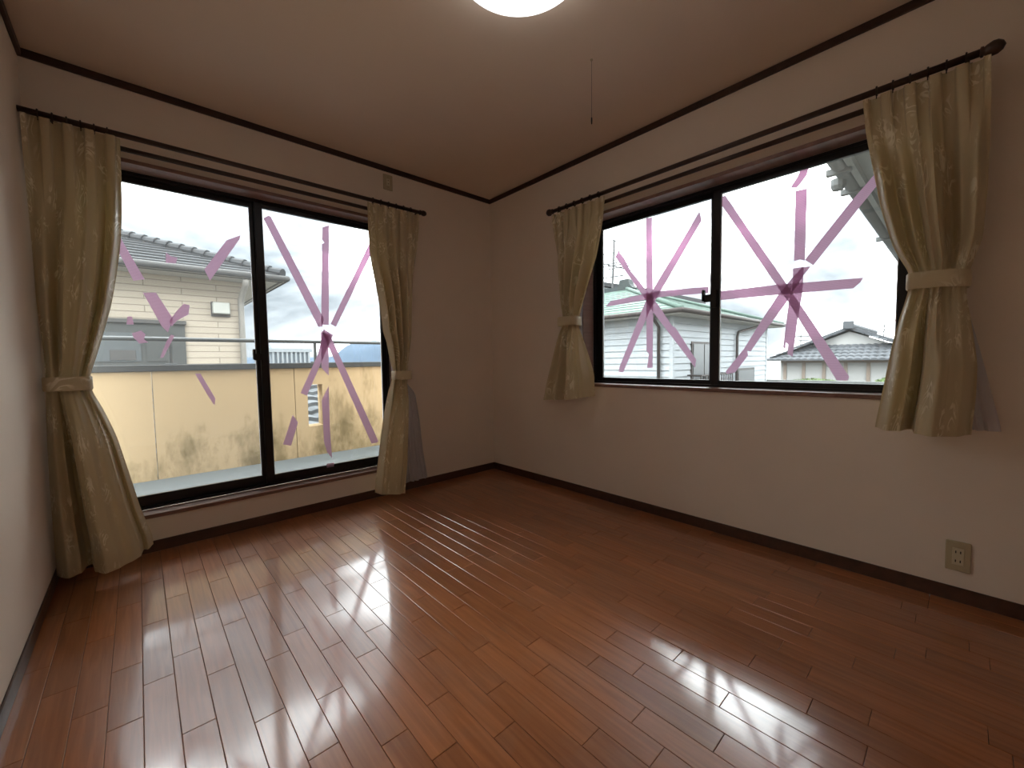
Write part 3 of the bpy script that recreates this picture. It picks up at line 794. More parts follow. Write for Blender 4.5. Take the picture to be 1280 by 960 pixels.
for x, z in ((-0.960, 2.303), (-0.960, 2.279)):
    MB().lathe((x, -0.010, z), (0, -1, 0), [(0.003, 0), (0.003, 0.0015)], 10).build('hole', M_hole, root)
for z in (2.256, 2.326):
    MB().lathe((-0.960, -0.008, z), (0, -1, 0), [(0.003, 0), (0.0028, 0.001)], 10).build('screw', M_brass, root)

def lamp_mat():
    m, nt, b = new_mat('lamp_diffuser')
    b.inputs['Base Color'].default_value = (0.85, 0.87, 0.9, 1); b.inputs['Roughness'].default_value = 0.3
    b.inputs['Emission Color'].default_value = (0.95, 0.97, 1.0, 1); b.inputs['Emission Strength'].default_value = 0.22
    return m
M_lamp = lamp_mat()
root = empty('ceiling_lamp', (-1.36, -1.825, H)); tag(root, 'round white ceiling lamp cut off by the top edge', 'ceiling lamp')
MB().lathe((-1.36, -1.825, H), (0, 0, -1), [(0.19, 0), (0.19, 0.03)], 48).build('base', M_plate2, root, smooth=False)
MB().lathe((-1.36, -1.825, H), (0, 0, -1), [(0.20, 0.022), (0.228, 0.026), (0.236, 0.04), (0.236, 0.060), (0.225, 0.082), (0.19, 0.102), (0.13, 0.118), (0.07, 0.125), (0.002, 0.127)], 64).build('diffuser', M_lamp, root, smooth=True)
M_cord = plain('cord_brown', (0.16, 0.10, 0.07), 0.7)
root = empty('pull_cord', (-0.715, -1.635, H)); tag(root, 'thin pull cord with a small dark end hanging from the ceiling', 'cord')
MB().lathe((-0.715, -1.635, H), (0, 0, -1), [(0.006, 0), (0.006, 0.004), (0.003, 0.008)], 10).build('ceiling_hook', M_plate, root)
MB().tube([(-0.715, -1.635, H-0.006), (-0.715, -1.635, 2.135)], 0.0009, 6).build('string', M_cord, root)
MB().lathe((-0.715, -1.635, 2.137), (0, 0, -1), [(0.0015, 0), (0.0032, 0.004), (0.0036, 0.018), (0.003, 0.030), (0.001, 0.033)], 10).build('pull_end', M_hole, root)

# ================================================================== OUTSIDE
GZ = -3.2
_plain = plain
def plain(name, col, rough=0.6, **kw):
    kw.setdefault('spec', 0.15)
    return _plain(name, col, rough, **kw)
def stained(name, col, stain, z_lo, z_hi, amount, rough=0.85):
    """painted board with mould stains that have a shape of their own (more growth low down)"""
    m, nt, b = new_mat(name)
    g = N(nt, 'ShaderNodeNewGeometry')
    mp = N(nt, 'ShaderNodeMapping'); mp.inputs['Scale'].default_value = (5.0, 5.0, 2.2)
    nt.links.new(g.outputs['Position'], mp.inputs['Vector'])
    n = N(nt, 'ShaderNodeTexNoise'); n.inputs['Scale'].default_value = 1.0; n.inputs['Detail'].default_value = 9; n.inputs['Roughness'].default_value = 0.68
    nt.links.new(mp.outputs['Vector'], n.inputs['Vector'])
    sx = N(nt, 'ShaderNodeSeparateXYZ'); nt.links.new(g.outputs['Position'], sx.inputs['Vector'])
    hz = N(nt, 'ShaderNodeMapRange'); hz.inputs['From Min'].default_value = z_hi; hz.inputs['From Max'].default_value = z_lo
    hz.inputs['To Min'].default_value = -0.10; hz.inputs['To Max'].default_value = 0.12
    nt.links.new(sx.outputs['Z'], hz.inputs['Value'])
    ad = N(nt, 'ShaderNodeMath', operation='ADD'); nt.links.new(n.outputs['Fac'], ad.inputs[0]); nt.links.new(hz.outputs['Result'], ad.inputs[1])
    hx = N(nt, 'ShaderNodeMapRange'); hx.inputs['From Min'].default_value = -1.9; hx.inputs['From Max'].default_value = -1.0
    hx.inputs['To Min'].default_value = -0.05; hx.inputs['To Max'].default_value = 0.05
    nt.links.new(sx.outputs['X'], hx.inputs['Value'])
    ad2 = N(nt, 'ShaderNodeMath', operation='ADD'); nt.links.new(ad.outputs['Value'], ad2.inputs[0]); nt.links.new(hx.outputs['Result'], ad2.inputs[1])
    mr = N(nt, 'ShaderNodeMapRange'); mr.inputs['From Min'].default_value = 0.50; mr.inputs['From Max'].default_value = 0.72; mr.inputs['To Max'].default_value = amount
    nt.links.new(ad2.outputs['Value'], mr.inputs['Value'])
    mx = N(nt, 'ShaderNodeMixRGB'); mx.inputs['Color1'].default_value = tuple(col) + (1,); mx.inputs['Color2'].default_value = tuple(stain) + (1,)
    nt.links.new(mr.outputs['Result'], mx.inputs['Fac'])
    nt.links.new(mx.outputs['Color'], b.inputs['Base Color'])
    b.inputs['Roughness'].default_value = rough
    b.inputs['Specular IOR Level'].default_value = 0.1
    return m
M_par = stained('parapet_paint', (0.41, 0.30, 0.175), (0.10, 0.073, 0.027), 0.15, 0.95, 0.85)
M_cap = plain('parapet_cap_metal', (0.0384, 0.0397, 0.0397), 0.45, var=0.05)
M_rail = plain('rail_metal', (0.0530, 0.0555, 0.0555), 0.4, var=0.04)
M_balc = stained('balcony_floor_paint', (0.072, 0.078, 0.078), (0.04, 0.044, 0.038), -1, 1, 0.5)
M_ext = plain('own_house_stucco', (0.2852, 0.2678, 0.2306), 0.85, var=0.05)

tag(MB().box(-5.5, 2.2, 0.20, 1.35, -0.05, 0.137).build('balcony_floor', M_balc), 'grey balcony floor outside the tall window', kind='structure')
root = empty('balcony_parapet', (-1.5, 1.2, 0.137)); tag(root, 'yellow-cream stained balcony parapet with grey cap and rail', 'parapet')
PY0, PY1 = 1.15, 1.29
joints = [-5.119, -4.164, -3.209, -2.299, -1.344, -0.389, 0.566, 1.521]
for a, b in zip(joints[:-1], joints[1:]):
    a_, b_ = a + 0.0025, b - 0.0025
    m = MB()
    if abs(a + 1.344) < 0.01:
        h0, h1, hz0, hz1 = -1.24, -1.11, 0.411, 0.791
        m.box(a_, h0, PY0, PY1, 0.137, 0.944).box(h1, b_, PY0, PY1, 0.137, 0.944).box(h0, h1, PY0, PY1, 0.137, hz0).box(h0, h1, PY0, PY1, hz1, 0.944)
    else: m.box(a_, b_, PY0, PY1, 0.137, 0.944)
    m.build('panel', M_par, root)
MB().cbox(-5.14, 1.54, PY0 - 0.018, PY1 + 0.018, 0.944, 0.993, 0.004).build('cap', M_cap, root)
MB().tube([(-5.12, 1.215, 1.186), (1.5, 1.215, 1.186)], 0.016, 12).build('rail', M_rail, root, smooth=True)
for x in (-4.26, -3.22, -2.18, -1.14, -0.10, 0.94):
    MB().cbox(x-0.011, x+0.011, 1.205, 1.225, 0.99, 1.175, 0.002).cbox(x-0.035, x+0.035, 1.19, 1.24, 0.992, 1.002, 0.002).build('rail_post', M_rail, root)

# ---- generic roof made of overlapping rows
def roof_rows(parent, e0, e1, inward, slope, rows, dep, mat, c0=1.0, c1=1.0, th=0.03, wave=0.0, pitch=0.3, name='tile_row'):
    e0, e1, n = Vector(e0), Vector(e1), Vector(inward).normalized()
    L = (e1 - e0).length; t = (e1 - e0).normalized()
    for k in range(rows):
        a = k * dep; b = (k + 1) * dep
        l0, l1 = a*c0, L - a*c1
        m0, m1 = b*c0, L - b*c1
        if l1 - l0 < 0.1 or m1 - m0 < 0.02: break
        nseg = max(1, int((l1 - l0) / pitch * 6)) if wave else 1
        V = []; F = []
        for i in range(nseg + 1):
            q = i / nseg
            sa = l0 + (l1 - l0) * q; sb = m0 + (m1 - m0) * q
            wv = wave * abs(math.sin(math.pi * sa / pitch)) if wave else 0
            pa = e0 + t*sa + n*a; pb = e0 + t*sb + n*b
            za = a*slope; zb = b*slope
            V += [pa + Vector((0,0,za)), pa + Vector((0,0,za + th + wv)), pb + Vector((0,0,zb + 0.004 + wv))]
        for i in range(nseg):
            p0, p1 = i*3, (i+1)*3
            F += [(p0, p1, p1+1, p0+1), (p0+1, p1+1, p1+2, p0+2), (p0, p0+2, p1+2, p1)]
        F += [(0, 1, 2), (nseg*3, nseg*3+2, nseg*3+1)]
        mesh_obj(name, V, F, mat, parent)

# ---- house beyond the balcony (cream siding, grey tiled hip roof)
M_tileA = plain('grey_flat_tile', (0.0260, 0.0270, 0.0285), 0.75, var=0.12, scale=6, spec=0.2)
M_soffit = plain('cream_soffit', (0.3385, 0.3229, 0.2898), 0.7, var=0.03)
M_gutter = plain('grey_gutter', (0.0515, 0.0493, 0.0471), 0.5)
M_pipe = plain('beige_downpipe', (0.1801, 0.1693, 0.1511), 0.5)
def siding_mat(name, c1, c2, mort, bw, bh):
    m, nt, b = new_mat(name)
    g = N(nt, 'ShaderNodeNewGeometry')
    sx = N(nt, 'ShaderNodeSeparateXYZ'); nt.links.new(g.outputs['Position'], sx.inputs['Vector'])
    cx = N(nt, 'ShaderNodeCombineXYZ'); nt.links.new(sx.outputs['X'], cx.inputs['X']); nt.links.new(sx.outputs['Z'], cx.inputs['Y'])
    br = N(nt, 'ShaderNodeTexBrick'); br.inputs['Scale'].default_value = 1.0
    br.inputs['Brick Width'].default_value = bw; br.inputs['Row Height'].default_value = bh
    br.inputs['Mortar Size'].default_value = 0.006; br.inputs['Bias'].default_value = 0.0
    br.inputs['Color1'].default_value = tuple(c1) + (1,); br.inputs['Color2'].default_value = tuple(c2) + (1,); br.inputs['Mortar'].default_value = tuple(mort) + (1,)
    nt.links.new(cx.outputs['Vector'], br.inputs['Vector'])
    nt.links.new(br.outputs['Color'], b.inputs['Base Color'])
    bp = N(nt, 'ShaderNodeBump'); bp.inputs['Strength'].default_value = 0.5; bp.inputs['Distance'].default_value = 0.01; bp.invert = True
    nt.links.new(br.outputs['Fac'], bp.inputs['Height']); nt.links.new(bp.outputs['Normal'], b.inputs['Normal'])
    b.inputs['Roughness'].default_value = 0.8
    b.inputs['Specular IOR Level'].default_value = 0.1
    return m
M_sidA = siding_mat('cream_block_siding', (0.275, 0.237, 0.189), (0.298, 0.256, 0.203), (0.155, 0.132, 0.105), 0.9, 0.10)
M_shut = plain('grey_shutter', (0.0446, 0.0465, 0.0446), 0.5, var=0.05)
M_paneX = plain('reflecting_far_glass', (0.0484, 0.0549, 0.0577), 0.4, var=0.05, spec=0.3)
M_white = plain('white_vent', (0.3027, 0.3027, 0.2776), 0.5, var=0.03)

hA = empty('house', (-4.5, 8.0, GZ)); tag(hA, 'cream neighbouring house with grey tiled hip roof beyond the balcony', 'house')
MB().box(-8.5, -0.98, 5.5, 10.5, GZ, 2.52).build('wall', M_sidA, hA)
EX, EY, EZ = -0.44, 5.0, 2.40
MB().box(-9.0, EX, EY + 0.03, 11.0, EZ - 0.02, EZ + 0.02).build('soffit', M_soffit, hA)
roof_rows(hA, (EX, EY, EZ + 0.07), (-9.0, EY, EZ + 0.07), (0, 1, 0), 0.375, 10, 0.235, M_tileA, 1.0, 1.0, th=0.035)
roof_rows(hA, (EX, 11.0, EZ + 0.07), (EX, EY, EZ + 0.07), (-1, 0, 0), 0.375, 10, 0.235, M_tileA, 1.0, 1.0, th=0.035)
MB().box(-9.0, EX - 0.02, EY + 0.04, EY + 0.07, EZ - 0.03, EZ + 0.085).box(EX - 0.07, EX - 0.04, EY + 0.04, 11.0, EZ - 0.03, EZ + 0.085).build('fascia', M_gutter, hA)
g = MB()
g.tube([(-9.0, EY - 0.02, EZ + 0.03), (EX + 0.04, EY - 0.02, EZ + 0.03)], 0.05, 10)
g.tube([(EX + 0.03, EY - 0.04, EZ + 0.03), (EX + 0.03, 11.0, EZ + 0.03)], 0.05, 10)
g.build('gutter', M_gutter, hA, smooth=True)
for k in range(15):     # ridge tiles climbing the hip
    t0, t1 = k * 0.155 + 0.02, (k + 1) * 0.155 + 0.045
    a = Vector((EX - t0, EY + t0, EZ + 0.11 + t0*0.375)); b = Vector((EX - t1, EY + t1, EZ + 0.10 + t1*0.375))
    MB().tube([a, a + (b - a)*0.08, b], [0.088, 0.088, 0.066], 10).build('ridge_tile', M_tileA, hA, smooth=False)
d = MB(); d.tube([(-1.00, 5.02, EZ - 0.04), (-1.00, 5.10, EZ - 0.12), (-1.02, 5.42, EZ - 0.30), (-1.02, 5.44, EZ - 0.42), (-1.02, 5.44, GZ + 0.1)], 0.045, 10)
d.build('downpipe', M_pipe, hA, smooth=True)
vh = MB().cbox(-1.42, -1.19, 5.36, 5.5, 1.82, 2.005, 0.01).build('vent_hood', M_white, hA)
MB().box(-1.435, -1.175, 5.475, 5.499, 1.78, 2.02).build('vent_frame', M_gutter, vh, sub=True)
# grey window with shutter box
wd = MB().box(-2.95, -1.79, 5.45, 5.52, 1.00, 1.66).build('window', M_shut, hA)
MB().box(-2.90, -2.32, 5.435, 5.455, 1.05, 1.48).build('window_pane', M_paneX, wd, sub=True)
MB().box(-2.26, -1.98, 5.435, 5.455, 1.05, 1.48).build('shutter_panel', M_shut, wd, sub=True)
MB().cbox(-2.99, -1.77, 5.40, 5.50, 1.62, 1.68, 0.005).build('lintel', M_gutter, wd, sub=True)
MB().cbox(-2.66, -2.38, 5.425, 5.44, 1.07, 1.22, 0.004).build('inner_sash', M_gutter, wd, sub=True)

# ---- low tiled roof seen through the parapet opening
M_tileL = plain('silver_tile', (0.0512, 0.0546, 0.0570), 0.6, var=0.35, scale=4, spec=0.3)
lr = empty('shed_roof', (-0.4, 3.6, GZ)); tag(lr, 'low silvery tiled roof seen through the parapet opening', 'roof')
MB().box(-2.2, 2.4, 2.75, 4.7, GZ, 0.02).build('wall', M_sidA, lr)
roof_rows(lr, (-2.5, 2.45, 0.05), (2.6, 2.45, 0.05), (0, 1, 0), 0.26, 9, 0.27, M_tileL, 0.0, 0.0, th=0.055, wave=0.03, pitch=0.27)

# ---- far pale building and hills behind the balcony rail
M_far = plain('far_pale_concrete', (0.1745, 0.1862, 0.1939), 0.8, var=0.05, scale=0.5)
M_fard = plain('far_grey_recess', (0.0992, 0.1125, 0.1258), 0.8)
fb = empty('far_building', (9.0, 43.0, GZ)); tag(fb, 'far pale building with vertical ribs seen over the parapet', 'building')
MB().box(7.2, 10.6, 42.0, 50.0, GZ, 2.2).build('wall', M_fard, fb)
MB().box(7.0, 10.9, 41.8, 50.2, 2.1, 2.45).build('cornice', M_far, fb)
MB().prism([(7.5, 43, 2.45), (10.4, 43, 2.45), (9.9, 46, 3.15), (7.9, 46, 3.15)], (0, 4, 0)).build('roof', M_fard, fb)
for k in range(9):
    MB().box(7.25 + k*0.40, 7.42 + k*0.40, 41.85, 42.05, GZ, 2.12).build('rib', M_far, fb)

def hill(name, x0, y0, x1, y1, base, h, seed, label, mat, nseg=90):
    rg = random.Random(seed); a = Vector((x0, y0, 0)); b = Vector((x1, y1, 0)); nrm = Vector((-(b-a).y, (b-a).x, 0)).normalized()
    ph = [rg.random()*6.28 for _ in range(6)]
    V = []; F = []; rows = 10
    for j in range(rows + 1):
        v = j / rows
        for i in range(nseg + 1):
            u = i / nseg
            prof = 0.55 + 0.22*math.sin(4.3*u*3+ph[0]) + 0.12*math.sin(11*u*3+ph[1]) + 0.06*math.sin(27*u*3+ph[2]) + 0.03*rg.random()
            env = math.sin(math.pi*u) ** 0.5
            z = base + h * prof * env * math.sin(math.pi*min(1, v*1.0)) ** 0.9
            V.append(a + (b-a)*u + nrm*(v-0.5)*h*7 + Vector((0, 0, z)))
    for j in range(rows):
        for i in range(nseg):
            q = j*(nseg+1)+i; F.append((q, q+1, q+nseg+2, q+nseg+1))
    o = mesh_obj(name, V, F, mat, None, True); tag(o, label, kind='structure'); return o
M_hill = plain('hazed_forest_hill', (0.0297, 0.0454, 0.0655), 0.95, var=0.25, scale=0.02)  # blue of the distance haze is painted into the forest colour
hill('hills', 60, 640, 470, 440, GZ, 42, 4, 'forested hills painted haze-blue on the horizon', M_hill)

# ground
M_gnd = plain('ground_gravel', (0.0944, 0.0944, 0.0846), 0.95, var=0.2, scale=0.15)
tag(mesh_obj('ground', [(-900,-900,GZ),(900,-900,GZ),(900,900,GZ),(-900,900,GZ)], [(0,1,2,3)], M_gnd), 'ground between the houses', kind='structure')

# ---- white sided house with green metal roof, through the waist-high window
M_sidB = plain('white_siding', (0.2726, 0.2903, 0.3033), 0.7, var=0.04, scale=1.5)
M_sidB2 = plain('siding_core', (0.2426, 0.2474, 0.2474), 0.8)
M_green = plain('green_metal_roof', (0.0600, 0.0901, 0.0746), 0.7, var=0.10, scale=1.2, spec=0.2)
M_dkgut = plain('dark_brown_gutter', (0.0403, 0.0335, 0.0310), 0.5)
M_onig = plain('dark_ridge_tile', (0.0267, 0.0329, 0.0329), 0.5)
hB = empty('house', (8.2, 4.0, GZ)); tag(hB, 'white sided house with green metal hip roof and dark ridge ornament', 'house')
BX, BY, BEX, BEY, BXE, BYE = 5.32, 0.94, 5.0, 0.62, 10.95, 8.0
MB().box(BX + 0.03, BXE - 0.03, BY + 0.03, BYE, GZ, 1.84).build('wall', M_sidB2, hB)
lapA = []
bh = 0.132
me1 = None
nrow = 14
for k in range(nrow):      # clapboards, each a tapered board
    z0 = 1.80 - (k+1)*bh; z1 = z0 + bh + 0.012
    MB().prism([(BX-0.012, BY, z0), (BX+0.03, BY, z0), (BX+0.03, BY, z1), (BX+0.010, BY, z1)], (0, BYE-BY, 0)).build('siding_board', M_sidB, hB)
    MB().prism([(BX, BY-0.012, z0), (BX, BY+0.03, z0), (BX, BY+0.03, z1), (BX, BY+0.010, z1)], (BXE-BX, 0, 0)).build('siding_board', M_sidB, hB)
zl = 1.80 - nrow*bh
MB().box(BX, BXE, BY, BYE, GZ, zl).build('lower_wall', M_sidB, hB)
MB().cbox(BX-0.018, BX+0.06, BY-0.018, BY+0.06, GZ, 1.84, 0.004).build('corner_post', M_sidB, hB)
MB().cbox(BXE-0.06, BXE+0.018, BY-0.018, BY+0.06, GZ, 1.84, 0.004).build('corner_post', M_sidB, hB)
MB().box(BEX, 11.27, BEY, 8.4, 1.80, 1.84).build('soffit', plain('white_soffit', (0.2962, 0.2897, 0.2686), 0.7), hB)
roof_rows(hB, (BEX, 8.4, 1.86), (BEX, BEY, 1.86), (1, 0, 0), 0.355, 13, 0.24, M_green, 0.0, 1.0, th=0.018, name='roof_sheet')
roof_rows(hB, (BEX, BEY, 1.86), (11.27, BEY, 1.86), (0, 1, 0), 0.355, 13, 0.24, M_green, 1.0, 1.0, th=0.018, name='roof_sheet')
roof_rows(hB, (11.27, BEY, 1.86), (11.27, 8.4, 1.86), (-1, 0, 0), 0.355, 13, 0.24, M_green, 1.0, 0.0, th=0.018, name='roof_sheet')
g = MB(); g.tube([(BEX-0.03, 8.4, 1.86), (BEX-0.03, BEY-0.03, 1.86), (BEX-0.03, BEY-0.03, 1.86), (11.30, BEY-0.03, 1.86)][0:2], 0.045, 8)
g.tube([(BEX-0.05, BEY-0.03, 1.86), (11.30, BEY-0.03, 1.86)], 0.045, 8)
g.build('gutter', M_dkgut, hB, smooth=True)
MB().box(8.02, 8.22, 3.72, 8.4, 2.93, 3.06).build('ridge_cap', M_onig, hB)
orn = MB().prism([(8.0, 3.62, 2.86), (8.0, 4.02, 2.90), (8.0, 4.0, 3.02), (8.0, 3.90, 3.08), (8.0, 3.88, 3.24), (8.0, 3.60, 3.24), (8.0, 3.56, 3.10), (8.0, 3.46, 2.98)], (0.26, 0, 0)).build('ridge_ornament', M_onig, hB)
for sx_ in (BEX, 11.27):
    s1 = 1 if sx_ < 8 else -1
    MB().tube([(sx_, BEY, 1.90), (sx_ + s1*3.1, BEY+3.1, 1.90 + 3.1*0.355)], 0.05, 8).build('hip_cap', M_green, hB, smooth=True)
for x in (5.06, 8.52):     # dark downpipes
    x_ = BX if x < 6 else 8.5
    if x < 6: pts = [(BEX-0.03, 1.15, 1.82), (BEX+0.02, 1.18, 1.74), (BX-0.06, 1.20, 1.60), (BX-0.06, 1.20, GZ)]
    else: pts = [(9.6, BEY, 1.82), (9.3, BEY+0.08, 1.74), (8.6, BY-0.06, 1.60), (8.52, BY-0.06, 1.48), (8.52, BY-0.06, GZ)]
    MB().tube(pts, 0.032, 8).build('downpipe', M_dkgut, hB, smooth=True)
wd = MB().box(6.10, 7.25, BY-0.03, BY+0.02, 0.10, 1.32).build('window', M_dkgut, hB)
for a, b in ((6.16, 6.66), (6.70, 7.19)):
    MB().box(a, b, BY-0.04, BY-0.02, 0.14, 1.27).build('window_pane', M_paneX, wd, sub=True)
gr = MB(); gr.tube([(5.95, BY-0.28, 0.62), (7.6, BY-0.28, 0.62)], 0.02, 6); gr.tube([(5.95, BY-0.28, 0.10), (7.6, BY-0.28, 0.10)], 0.02, 6)
for k in range(15): gr.tube([(5.95 + k*0.118, BY-0.28, 0.10), (5.95 + k*0.118, BY-0.28, 0.62)], 0.013, 6)
gr.tube([(5.95, BY-0.28, 0.62), (5.95, BY, 0.62)], 0.02, 6); gr.tube([(7.6, BY-0.28, 0.62), (7.6, BY, 0.62)], 0.02, 6)
gr.build('window_grille', M_dkgut, hB)
dr = MB().box(8.65, 9.9, BY-0.03, BY+0.02, -0.9, 0.70).build('window', M_gutter, hB)
MB().box(8.72, 9.83, BY-0.04, BY-0.02, -0.85, 0.64).build('window_pane', M_paneX, dr, sub=True)
# upper gable at the back
gy0, gy1 = 3.75, 10.4; gym = (gy0 + gy1)/2; gz = 2.98; gzt = gz + (gym - gy0)*0.27
MB().prism([(9.5, gy0+0.15, 2.2), (9.5, gy0+0.15, gz), (9.5, gym, gzt), (9.5, gy1-0.15, gz), (9.5, gy1-0.15, 2.2)], (3.6, 0, 0)).build('gable_wall', M_sidB, hB)
for ya, yb in ((gy0-0.1, gym), (gy1+0.1, gym)):
    MB().prism([(9.25, ya, gz-0.01), (9.25, ya, gz+0.12), (9.25, yb, gzt+0.16), (9.25, yb, gzt+0.02)], (4.1, 0, 0)).build('gable_roof', M_tileA, hB)

# ---- TV aerial on that roof
M_aer = plain('aerial_metal', (0.0577, 0.0577, 0.0577), 0.4, metal=0.6)
ae = empty('tv_aerial', (8.8, 4.62, 2.95)); tag(ae, 'thin TV aerial with cross bars standing on the green roof', 'aerial')
MB().tube([(8.8, 4.66, 2.95), (8.8, 4.58, 4.68)], 0.036, 6).build('mast', M_aer, ae)
bm = MB(); bm.tube([(8.5, 5.0, 4.02), (9.1, 4.18, 3.72)], 0.02, 6); bm.tube([(8.7, 4.6, 4.66), (9.0, 4.18, 4.48)], 0.018, 6); bm.build('boom', M_aer, ae)
for (y, z, l) in ((4.85, 3.98, 0.55), (4.6, 3.90, 0.6), (4.35, 3.80, 0.42), (4.72, 4.30, 0.35), (4.70, 3.55, 0.45)):
    MB().tube([(8.8 - l*0.3, y + l*0.8, z - 0.02), (8.8 + l*0.3, y - l*0.8, z + 0.02)], 0.02, 5).build('element', M_aer, ae)
MB().tube([(8.75, 4.72, 4.25), (8.75, 4.76, 3.56)], 0.008, 5).build('element', M_aer, ae)

# ---- far house with grey tiled gable-on-hip roof
M_tileC = plain('grey_pan_tile', (0.0561, 0.0597, 0.0645), 0.8, var=0.2, scale=1.0, spec=0.2)
M_plC = plain('white_plaster', (0.2777, 0.2745, 0.2653), 0.8, var=0.04, scale=0.6)
M_postC = plain('brown_post', (0.1922, 0.1535, 0.1255), 0.7)
hC = empty('house', (27.0, 1.5, GZ)); tag(hC, 'far white plaster house with grey pan-tile gable-on-hip roof', 'house')
CX, CY0, CY1, CZ = 23.2, -2.4, 4.6, 0.74
MB().box(CX+0.7, 33.0, CY0+0.7, CY1-0.7, GZ, CZ+0.1).build('wall', M_plC, hC)
for y in (3.70, 2.85, 1.97, 1.09, 0.22, -0.64, -1.5):
    MB().box(CX+0.64, CX+0.75, y-0.07, y+0.07, GZ, CZ+0.05).build('post', M_postC, hC)
MB().box(CX+0.65, CX+0.74, CY0+0.7, CY1-0.7, CZ-0.12, CZ+0.02).build('beam', M_postC, hC)
roof_rows(hC, (CX, CY1, CZ), (CX, CY0, CZ), (1, 0, 0), 0.52, 5, 0.30, M_tileC, 1.0, 1.0, th=0.06, wave=0.05, pitch=0.30)
roof_rows(hC, (CX, CY0, CZ), (34.0, CY0, CZ), (0, 1, 0), 0.44, 12, 0.29, M_tileC, 0.4, 0.3, th=0.05, wave=0.05, pitch=0.45)
roof_rows(hC, (34.0, CY1, CZ), (CX, CY1, CZ), (0, -1, 0), 0.44, 12, 0.29, M_tileC, 0.3, 0.4, th=0.05, wave=0.05, pitch=0.45)
gx = CX + 1.45; ym = (CY0 + CY1)/2
MB().prism([(gx, ym-1.9, 1.40), (gx, ym+1.9, 1.40), (gx, ym, 2.20)], (0.2, 0, 0)).build('gable_wall', M_plC, hC)
for sg in (-1, 1):
    MB().prism([(gx-0.25, ym+sg*2.3, 1.32), (gx-0.25, ym, 2.30), (gx-0.25, ym, 2.46), (gx-0.25, ym+sg*2.45, 1.42)], (0.5, 0, 0)).build('gable_verge', M_tileC, hC)
MB().tube([(gx-0.3, ym, 2.50), (33.5, ym, 2.46)], 0.16, 8).build('ridge', M_tileC, hC)
MB().cbox(gx-0.42, gx-0.28, ym-0.22, ym+0.22, 2.30, 2.72, 0.04).build('ridge_end_tile', M_tileC, hC)
ae = empty('tv_aerial', (30.0, 0.30, 1.7)); tag(ae, 'small TV aerial above the far tiled roof', 'aerial')
MB().tube([(29.95, 0.32, 1.5), (30.0, 0.30, 2.75)], 0.03, 5).build('mast', M_aer, ae)
MB().tube([(29.6, 0.75, 1.75), (30.5, -0.15, 3.05)], 0.02, 5).build('boom', M_aer, ae)
for q in (0.2, 0.45, 0.65): MB().tube([(29.6+q*0.9, 0.75-q*0.9-0.2, 1.75+q*1.3), (29.6+q*0.9, 0.75-q*0.9+0.2, 1.75+q*1.3+0.05)], 0.015, 5).build('element', M_aer, ae)

# wall and hedge in front of the far house
M_blk = plain('block_wall_grey', (0.0930, 0.0967, 0.0930), 0.85, var=0.1, scale=1.5)
gw = MB().box(17.8, 18.0, -8, 9, GZ, -0.02).build('garden_wall', M_blk); tag(gw, 'grey block garden wall below the far tiled house', 'wall')
M_leaf = plain('hedge_leaf', (0.0530, 0.0772, 0.0279), 0.7, var=0.35, scale=5)
def bush(name, c, r, label, seed, n=900):
    rg = random.Random(seed); m = MB()
    for _ in range(n):
        a = rg.random()*6.283; z = rg.uniform(-0.5, 1); q = math.sqrt(max(0, 1-z*z)) * (0.75 + 0.25*rg.random())
        p = Vector((c[0] + r[0]*q*math.cos(a), c[1] + r[1]*q*math.sin(a), c[2] + r[2]*z))
        d1 = Vector((rg.uniform(-1,1), rg.uniform(-1,1), rg.uniform(-1,1))).normalized()*0.09; d2 = d1.orthogonal().normalized()*0.04
        m.add([p-d1, p+d2, p+d1, p-d2], [(0,1,2,3)])
    rr = MB()
    o = m.build(name, M_leaf); tag(o, label, 'shrub'); return o
bush('shrub', (18.75, -1.1, -0.35), (0.5, 0.7, 0.45), 'green shrub above the grey garden wall beside the curtain', 1)
bush('shrub', (18.75, 1.35, -0.45), (0.5, 1.3, 0.45), 'low green hedge above the grey garden wall in front of the far house', 2)

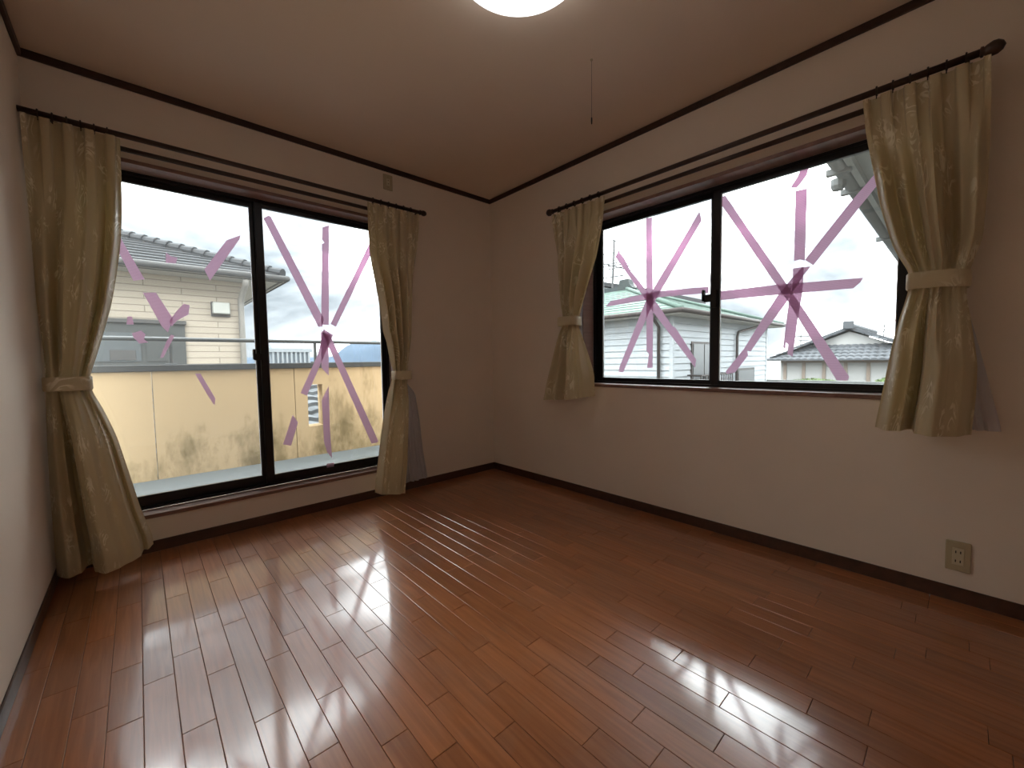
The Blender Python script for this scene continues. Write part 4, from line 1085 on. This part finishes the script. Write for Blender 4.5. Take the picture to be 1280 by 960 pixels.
# ---- utility pole and wires
M_conc = plain('pole_concrete', (0.2074, 0.2074, 0.2018), 0.8); M_wire = plain('wire_black', (0.0573, 0.0573, 0.0573), 0.6)
up = empty('utility_pole', (57.4, 10.5, GZ)); tag(up, 'thin far utility pole with cross arm between the two houses', 'utility pole')
MB().tube([(57.4, 10.5, GZ), (57.5, 10.55, 3.7)], [0.14, 0.09], 8).build('pole', M_conc, up)
for z in (2.85, 3.35): MB().box(57.40, 57.55, 9.7, 11.3, z-0.05, z+0.05).build('cross_arm', M_wire, up)
WL = [((57.5, 11.2, 3.40), (70.0, -8.0, 3.9), 'upper wire running right from the utility pole, low over the far roof ridge'),
      ((57.5, 9.8, 2.88), (70.0, -9.0, 2.6), 'lowest wire running right from the utility pole'),
      ((54.0, 14.2, 5.0), (70.0, -8.5, 5.6), 'topmost wire crossing the sky right of the star tape')]
for a, b, lab in WL:
    a, b = Vector(a), Vector(b); pts = []
    for i in range(17):
        q = i/16; p_ = a.lerp(b, q); p_.z -= 0.5*4*q*(1-q); pts.append(p_)
    tag(MB().tube(pts, 0.022, 5).build('overhead_wire', M_wire), lab, 'wire', 'overhead wires')

# ---- eave of the neighbouring wing seen at the top right of the waist-high window
M_eav = plain('eave_grey_white', (0.1728, 0.1801, 0.1753), 0.6, var=0.04)
M_eav2 = plain('eave_gutter', (0.0846, 0.0887, 0.0876), 0.5)
ev = empty('eave', (4.5, -2.6, 2.3)); tag(ev, 'pale eave with gutter jutting in at the upper right of the waist-high window', 'eave')
MB().box(1.3, 8.2, -3.4, -2.26, 2.42, 2.46).build('soffit', M_eav, ev)
MB().box(1.3, 8.2, -2.29, -2.25, 2.36, 2.56).build('fascia', M_eav, ev)
MB().tube([(1.22, -2.20, 2.40), (8.25, -2.20, 2.40)], 0.055, 12).build('gutter', M_eav2, ev, smooth=True)
MB().box(1.3, 8.2, -2.66, -2.60, 2.36, 2.42).build('soffit_batten', M_eav2, ev)
for x in (1.55, 2.1, 4.2, 6.5): MB().cbox(x-0.02, x+0.02, -2.27, -2.12, 2.33, 2.38, 0.005).build('gutter_bracket', M_eav2, ev)
MB().lathe((1.75, -2.16, 2.36), (0, 0, -1), [(0.05, 0), (0.05, 0.05), (0.035, 0.08)], 10).build('gutter_outlet', M_eav2, ev)
MB().box(1.6, 8.0, -3.6, -3.1, GZ, 2.42).build('wing_wall', M_ext, ev)
MB().prism([(1.2, -2.2, 2.52), (1.2, -2.2, 2.56), (1.2, -4.2, 3.36), (1.2, -4.2, 3.32)], (7.1, 0, 0)).build('roof', M_tileA, ev)
